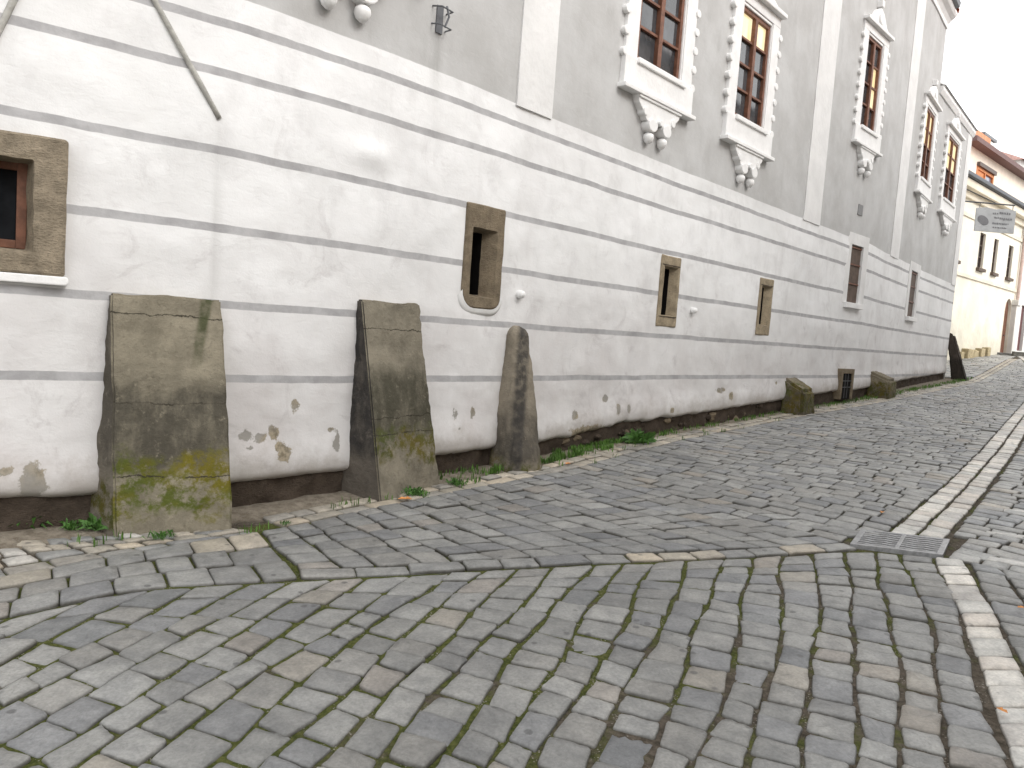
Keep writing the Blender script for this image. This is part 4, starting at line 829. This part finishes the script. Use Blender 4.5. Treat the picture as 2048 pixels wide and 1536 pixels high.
# ------------------------------------------------------------------ houses at the end of the street
def mat_house(name, c, dirt=.4, base=0.):
    m = Mat(name, .9, .2); n = m.noise(1.1, 6, .65)
    k = m.mix(m.ramp(n, .3, .7), tuple(q * .9 for q in c), tuple(min(.9, q * 1.06) for q in c))
    if dirt:
        zz = m.math('ADD', m.z(), m.math('MULTIPLY', m.math('SUBTRACT', m.noise(1.3, 6, .7), .5), 3.2))
        k = m.mix(m.ramp(zz, base, base + 2.2, dirt, 0.), k, (c[0] * .42, c[1] * .42, c[2] * .36))
    m.color(k); m.bump(m.noise(8, 5), .02, .5); return m.m
ya = np.array([15.0, 28.42]); yb = np.array([22.55, 35.75]); yd = (yb - ya) / np.linalg.norm(yb - ya); yn = np.array([yd[1], -yd[0]])
yf = lambda a, n, z: (ya[0] + yd[0] * a + yn[0] * n, ya[1] + yd[1] * a + yn[1] * n, z + Z0)
LY = float(np.linalg.norm(yb - ya)); EV = 6.55
yh = empty('yellow_house', yf(LY / 2, 0, .2), 'pale yellow two-storey house with brown arched door and dark gutter beyond the white wall', 'house')
YW = mat_house('yellow stucco', (.82, .77, .66), .5, Z0 - .1)
wins = [(1.35, 1.95), (4.42, 5.15), (6.35, 6.95), (8.55, 9.25)]
def facade(name, f, L, z0, z1, openings, mat, parent, depth=.18, thick=8.):
    xs = sorted({0, L, *[o[0] for o in openings], *[o[1] for o in openings]}); zs = sorted({z0, z1, *[o[2] for o in openings], *[o[3] for o in openings]}); mb = MB()
    for a, b in zip(xs[:-1], xs[1:]):
        for c, d in zip(zs[:-1], zs[1:]):
            if any(o[0] <= a and b <= o[1] and o[2] <= c and d <= o[3] for o in openings): continue
            mb.add([f(a, 0, c), f(b, 0, c), f(b, 0, d), f(a, 0, d)], [(0, 1, 2, 3)])
    for a, b, c, d in openings:
        mb.add([f(a, 0, c), f(b, 0, c), f(b, 0, d), f(a, 0, d), f(a, -depth, c), f(b, -depth, c), f(b, -depth, d), f(a, -depth, d)], [(0, 1, 5, 4), (1, 2, 6, 5), (2, 3, 7, 6), (3, 0, 4, 7)])
    for a in (0, L): mb.add([f(a, 0, z0), f(a, -thick, z0), f(a, -thick, z1), f(a, 0, z1)], [(0, 1, 2, 3)])
    mb.add([f(0, -thick, z0), f(L, -thick, z0), f(L, -thick, z1), f(0, -thick, z1)], [(0, 1, 2, 3)])
    return mb.build(name, mat, parent)
yo = [(a, b, 3.62, 5.02) for a, b in wins] + [(9.0, 10.0, .1, 2.75)]
facade('wall', yf, LY, -1.2, EV, yo, YW, yh)
def hwin(f, a, b, z0, z1, parent, wood=BOARD, glass=GLASS, cols=2, rows=3, depth=.14):
    o = empty('window', f((a + b) / 2, 0, z0)); o.parent = parent; o.matrix_parent_inverse = parent.matrix_world.inverted(); mb = MB(); k = .06
    for p, q, c, d in ((a, a + k, z0, z1), (b - k, b, z0, z1), (a + k, b - k, z0, z0 + k), (a + k, b - k, z1 - k, z1)): mb.box(f, p, q, -depth, -depth + .06, c, d)
    for i in range(1, cols): x = a + (b - a) * i / cols; mb.box(f, x - .025, x + .025, -depth, -depth + .055, z0 + k, z1 - k)
    for i in range(1, rows): z = z0 + (z1 - z0) * i / rows; mb.box(f, a + k, b - k, -depth, -depth + .05, z - .02, z + .02)
    mb.build('frame', wood, o); mb = MB(); mb.box(f, a + .02, b - .02, -depth - .06, -depth - .001, z0 + .02, z1 - .02); mb.build('pane', glass, o)
    mb = MB(); mb.box(f, a - .1, b + .1, -.05, .12, z0 - .12, z0 - .002); mb.build('sill', BOARD, o)
for a, b in wins: hwin(yf, a, b, 3.62, 5.02, yh)
mb = MB(); mb.box(yf, -.05, LY, -.02, .06, 3.1, 3.24); mb.box(yf, -.05, LY, -.02, .05, 5.35, 5.5); mb.build('string_course', mat_house('pale stucco trim', (.76, .70, .58), 0), yh, .01)
mb = MB(); mb.prism(yf, [(0, EV - .55), (LY, EV - .55), (LY, EV - .3), (0, EV - .3)], -.02, .12); mb.prism(yf, [(0, EV - .3), (LY, EV - .3), (LY, EV), (0, EV)], -.02, .35); mb.build('cornice', mat_house('cream cornice', (.82, .75, .62), 0), yh, .03)
mb = MB(); mb.prism(yf, [(-.1, EV + .02), (LY + .1, EV + .02), (LY + .1, EV + .17), (-.1, EV + .17)], .28, .48); mb.build('gutter', simple('blue-black gutter', (.045, .05, .06), .45, .5), yh, .03)
mb = MB(); mb.add([yf(-.1, .42, EV + .05), yf(LY + .1, .42, EV + .05), yf(LY + .1, -5, EV + 1.1), yf(-.1, -5, EV + 1.1), yf(-.1, .42, EV - .0), yf(LY + .1, .42, EV - .0), yf(LY + .1, -5, EV + 1.0), yf(-.1, -5, EV + 1.0)], [(0, 1, 2, 3), (7, 6, 5, 4), (0, 4, 5, 1), (1, 5, 6, 2), (3, 2, 6, 7), (0, 3, 7, 4)]); mb.build('roof', ZINC, yh)
dr_ = empty('door', yf(9.5, 0, .1)); dr_.parent = yh; dr_.matrix_parent_inverse = yh.matrix_world.inverted(); mb = MB(); mb.box(yf, 9.02, 9.98, -.17, -.11, .1, 2.2)
P = [(9.5 + .48 * math.cos(q), 2.2 + .53 * math.sin(q)) for q in np.linspace(0, math.pi, 12)]; mb.prism(yf, P, -.17, -.115)
for k in range(1, 5): mb.box(yf, 9.02 + .192 * k - .008, 9.02 + .192 * k + .008, -.11, -.10, .15, 2.2)
mb.build('door_leaf', WOOD, dr_); mb = MB(); mb.box(yf, 9.62, 9.68, -.11, -.06, 1.1, 1.16); mb.build('handle', IRON, dr_)
P0 = [(9.0 + (1.0) * i / 14, 2.2 + .55 * math.sqrt(max(0, 1 - ((i / 14 - .5) * 2) ** 2))) for i in range(15)]; mb = MB(); mb.prism(yf, P0 + [(10.0, 2.77), (9.0, 2.77)], -.18, .004); mb.build('door_arch', YW, yh)
mb = MB(); mb.tube([yf(LY - .15, .12, EV), yf(LY - .15, .12, 2.0), yf(LY - .15, .12, .2)], .07, 10); mb.build('downpipe', simple('pinkish pipe', (.55, .42, .38), .6), yh, smooth=True)
mb = MB(); mb.box(yf, LY - .5, LY + .02, -.02, .2, .2, 2.5); mb.box(yf, LY - .56, LY + .08, -.02, .26, 2.5, 2.75); mb.build('corner_pier', mat_house('white corner pier', (.74, .72, .68), .25, Z0), yh, .02)
mb = MB()
for i in range(9): a = 3.2 + i * .45 + random.uniform(-.1, .1); mb.box(yf, a, a + random.uniform(.3, .42), -.02, random.uniform(.14, .3), -.5, float(np.interp(a, [0, LY], [0., .48])) + random.uniform(.05, .22))
mb.build('rough_plinth', mat_slit('yellowish plinth stone', (.42, .35, .22)), yh, .04)

# white house at the right edge
wf = lambda a, n, z: yf(LY + .05 + a, n + .1, z)
wh = empty('white_house', wf(3, 0, .5), 'bright white house adjoining the right end of the yellow house', 'house'); WM = mat_house('white stucco', (.80, .79, .77), .3, Z0 + .5)
facade('wall', wf, 8., -.6, 6.2, [(.7, 1.6, .5, 2.6), (2.4, 3.2, 3.6, 5.0), (4.6, 5.4, 3.6, 5.0)], WM, wh)
mb = MB(); mb.box(wf, .7, 1.6, -.18, -.12, .5, 2.6); mb.build('door', simple('dark red door', (.12, .045, .045), .5), wh); hwin(wf, 2.4, 3.2, 3.6, 5.0, wh); hwin(wf, 4.6, 5.4, 3.6, 5.0, wh)
mb = MB(); mb.add([wf(-.1, .4, 6.2), wf(8.1, .4, 6.2), wf(8.1, -4, 8.6), wf(-.1, -4, 8.6), wf(8.1, -8.2, 6.2), wf(-.1, -8.2, 6.2)], [(0, 1, 2, 3), (3, 2, 4, 5), (0, 3, 5), (1, 4, 2)]); mb.build('roof', TILE, wh)

# cream house with the orange-framed window, behind and above the yellow one
cf = lambda a, n, z: (22.4 + a * .72 + n * .69, 40.9 + a * .69 - n * .72, z + Z0)
chs = empty('cream_house', cf(4, 0, .6), 'tall cream house with an orange window bay and brown eave behind the yellow house', 'house'); CW = mat_house('cream stucco', (.86, .75, .64), 0)
facade('wall', cf, 14.5, 0., 11.0, [(1.9, 4.7, 8.3, 10.1)], CW, chs, thick=9)
ob = empty('window', cf(3.3, 0, 8.3)); ob.parent = chs; ob.matrix_parent_inverse = chs.matrix_world.inverted(); OW = simple('orange window wood', (.52, .20, .07), .6, .3, .15, 6); mb = MB()
for p, q, c, d in ((1.82, 2.0, 8.25, 10.15), (4.6, 4.78, 8.25, 10.15), (2.0, 4.6, 10.0, 10.15), (2.0, 4.6, 8.25, 8.38), (3.2, 3.34, 8.38, 10.0)): mb.box(cf, p, q, -.1, .04, c, d)
mb.box(cf, 2.0, 3.2, -.08, -.02, 8.38, 10.0); mb.build('frame', OW, ob, .01); mb = MB(); mb.box(cf, 3.34, 4.6, -.12, -.06, 8.38, 10.0); mb.build('pane', mat_glass('bluish glass', (.10, .12, .16)), ob); mb = MB(); mb.box(cf, 1.8, 4.8, -.05, .16, 10.16, 10.36); mb.build('lintel', simple('dark blind box', (.12, .10, .09), .6), ob)
mb = MB(); mb.prism(cf, [(-.4, 10.95), (14.9, 10.95), (14.9, 11.2), (-.4, 11.2)], -.1, .55); mb.build('eave', simple('dark brown eave', (.16, .10, .095), .7), chs)
mb = MB(); mb.add([cf(-.4, .55, 11.2), cf(14.9, .55, 11.2), cf(14.9, -4.5, 11.9), cf(-.4, -4.5, 11.9), cf(14.9, -9.2, 11.2), cf(-.4, -9.2, 11.2)], [(0, 1, 2, 3), (3, 2, 4, 5), (0, 3, 5), (1, 4, 2)]); mb.build('roof', simple('pale roof', (.66, .56, .52), .8), chs)
mb = MB(); mb.box(cf, 3.6, 6.4, -1.6, -.8, 11.2, 12.6); mb.build('brick_chimney', simple('orange brick', (.56, .26, .15), .85, .2, .2, 6, .01, 30), chs, .02)
mb = MB(); mb.box(cf, 7.0, 9.2, -2.4, -1.4, 11.2, 13.0); mb.build('white_chimney', simple('white render', (.78, .77, .75), .85), chs, .02); mb = MB(); mb.box(cf, 6.9, 9.3, -2.5, -1.3, 13.05, 13.2); mb.build('chimney_cap', ZINC, chs)
# pinkish house far behind
pf = lambda a, n, z: (34.8 + a * .8 + n * .6, 56.5 + a * .6 - n * .8, z + Z0)
ph = empty('pink_roofed_house', pf(3, 0, 1.2), 'white house with a faded pink tiled roof, highest one at the far right', 'house')
facade('wall', pf, 7., 0., 14.3, [(1.5, 2.5, 11.4, 12.9)], WM, ph); hwin(pf, 1.5, 2.5, 11.4, 12.9, ph)
mb = MB(); mb.add([pf(-.3, .4, 14.2), pf(7.3, .4, 14.2), pf(7.3, -4, 16.6), pf(-.3, -4, 16.2), pf(7.3, -8.2, 14.2), pf(-.3, -8.2, 14.2)], [(0, 1, 2, 3), (3, 2, 4, 5), (0, 3, 5), (1, 4, 2)]); mb.build('roof', simple('faded pink tile', (.56, .36, .32), .8, .2, .15, 5), ph)

# unseen houses added opposite: they block light from the wall and show in the panes
def opposite(t0, t1, n, zb, zt, c, label):
    a_, b_ = tn(np.array(t1), np.array(n)), tn(np.array(t0), np.array(n)); L = float(np.linalg.norm(b_ - a_)); d_ = (b_ - a_) / L; q_ = np.array([d_[1], -d_[0]]) * (1 if (np.array([d_[1], -d_[0]]) @ NR) < 0 else -1)
    f = lambda a, nn, z: (a_[0] + d_[0] * a + q_[0] * nn, a_[1] + d_[1] * a + q_[1] * nn, z + Z0)
    h = empty('shading_house', f(L / 2, 0, zb + 1), label, 'house', 'unseen shading houses across the street'); W_ = [(x, x + .9, z, z + 1.4) for z in (.1, 3.2, 5.9) if z + 1.6 < zt for x in np.arange(1., L - 1.2, 2.3)]
    facade('wall', f, L, zb, zt, W_, mat_house(label.split()[0] + ' shading house stucco', c, .3, Z0 - 1), h, thick=7.)
    for w4 in W_: hwin(f, *w4, h)
    mb = MB(); mb.add([f(-.2, .4, zt), f(L + .2, .4, zt), f(L + .2, -3.5, zt + 2.6), f(-.2, -3.5, zt + 2.6), f(L + .2, -7.2, zt), f(-.2, -7.2, zt)], [(0, 1, 2, 3), (3, 2, 4, 5), (0, 3, 5), (1, 4, 2)]); mb.build('roof', TILE, h)
opposite(3.2, 12.5, 3.8, -2.0, 6.3, (.60, .55, .46), 'cream unseen two-storey house added across the street to shade the wall, in the middle of its row')
opposite(12.6, 34., 3.2, -1.4, 8.5, (.62, .58, .55), 'pinkish unseen house added across the street to shade the wall, farther up the lane')
opposite(-8., 3.1, 4.6, -2.4, 3.3, (.58, .54, .47), 'low grey-cream unseen house added across the street to shade the wall, nearest the camera')
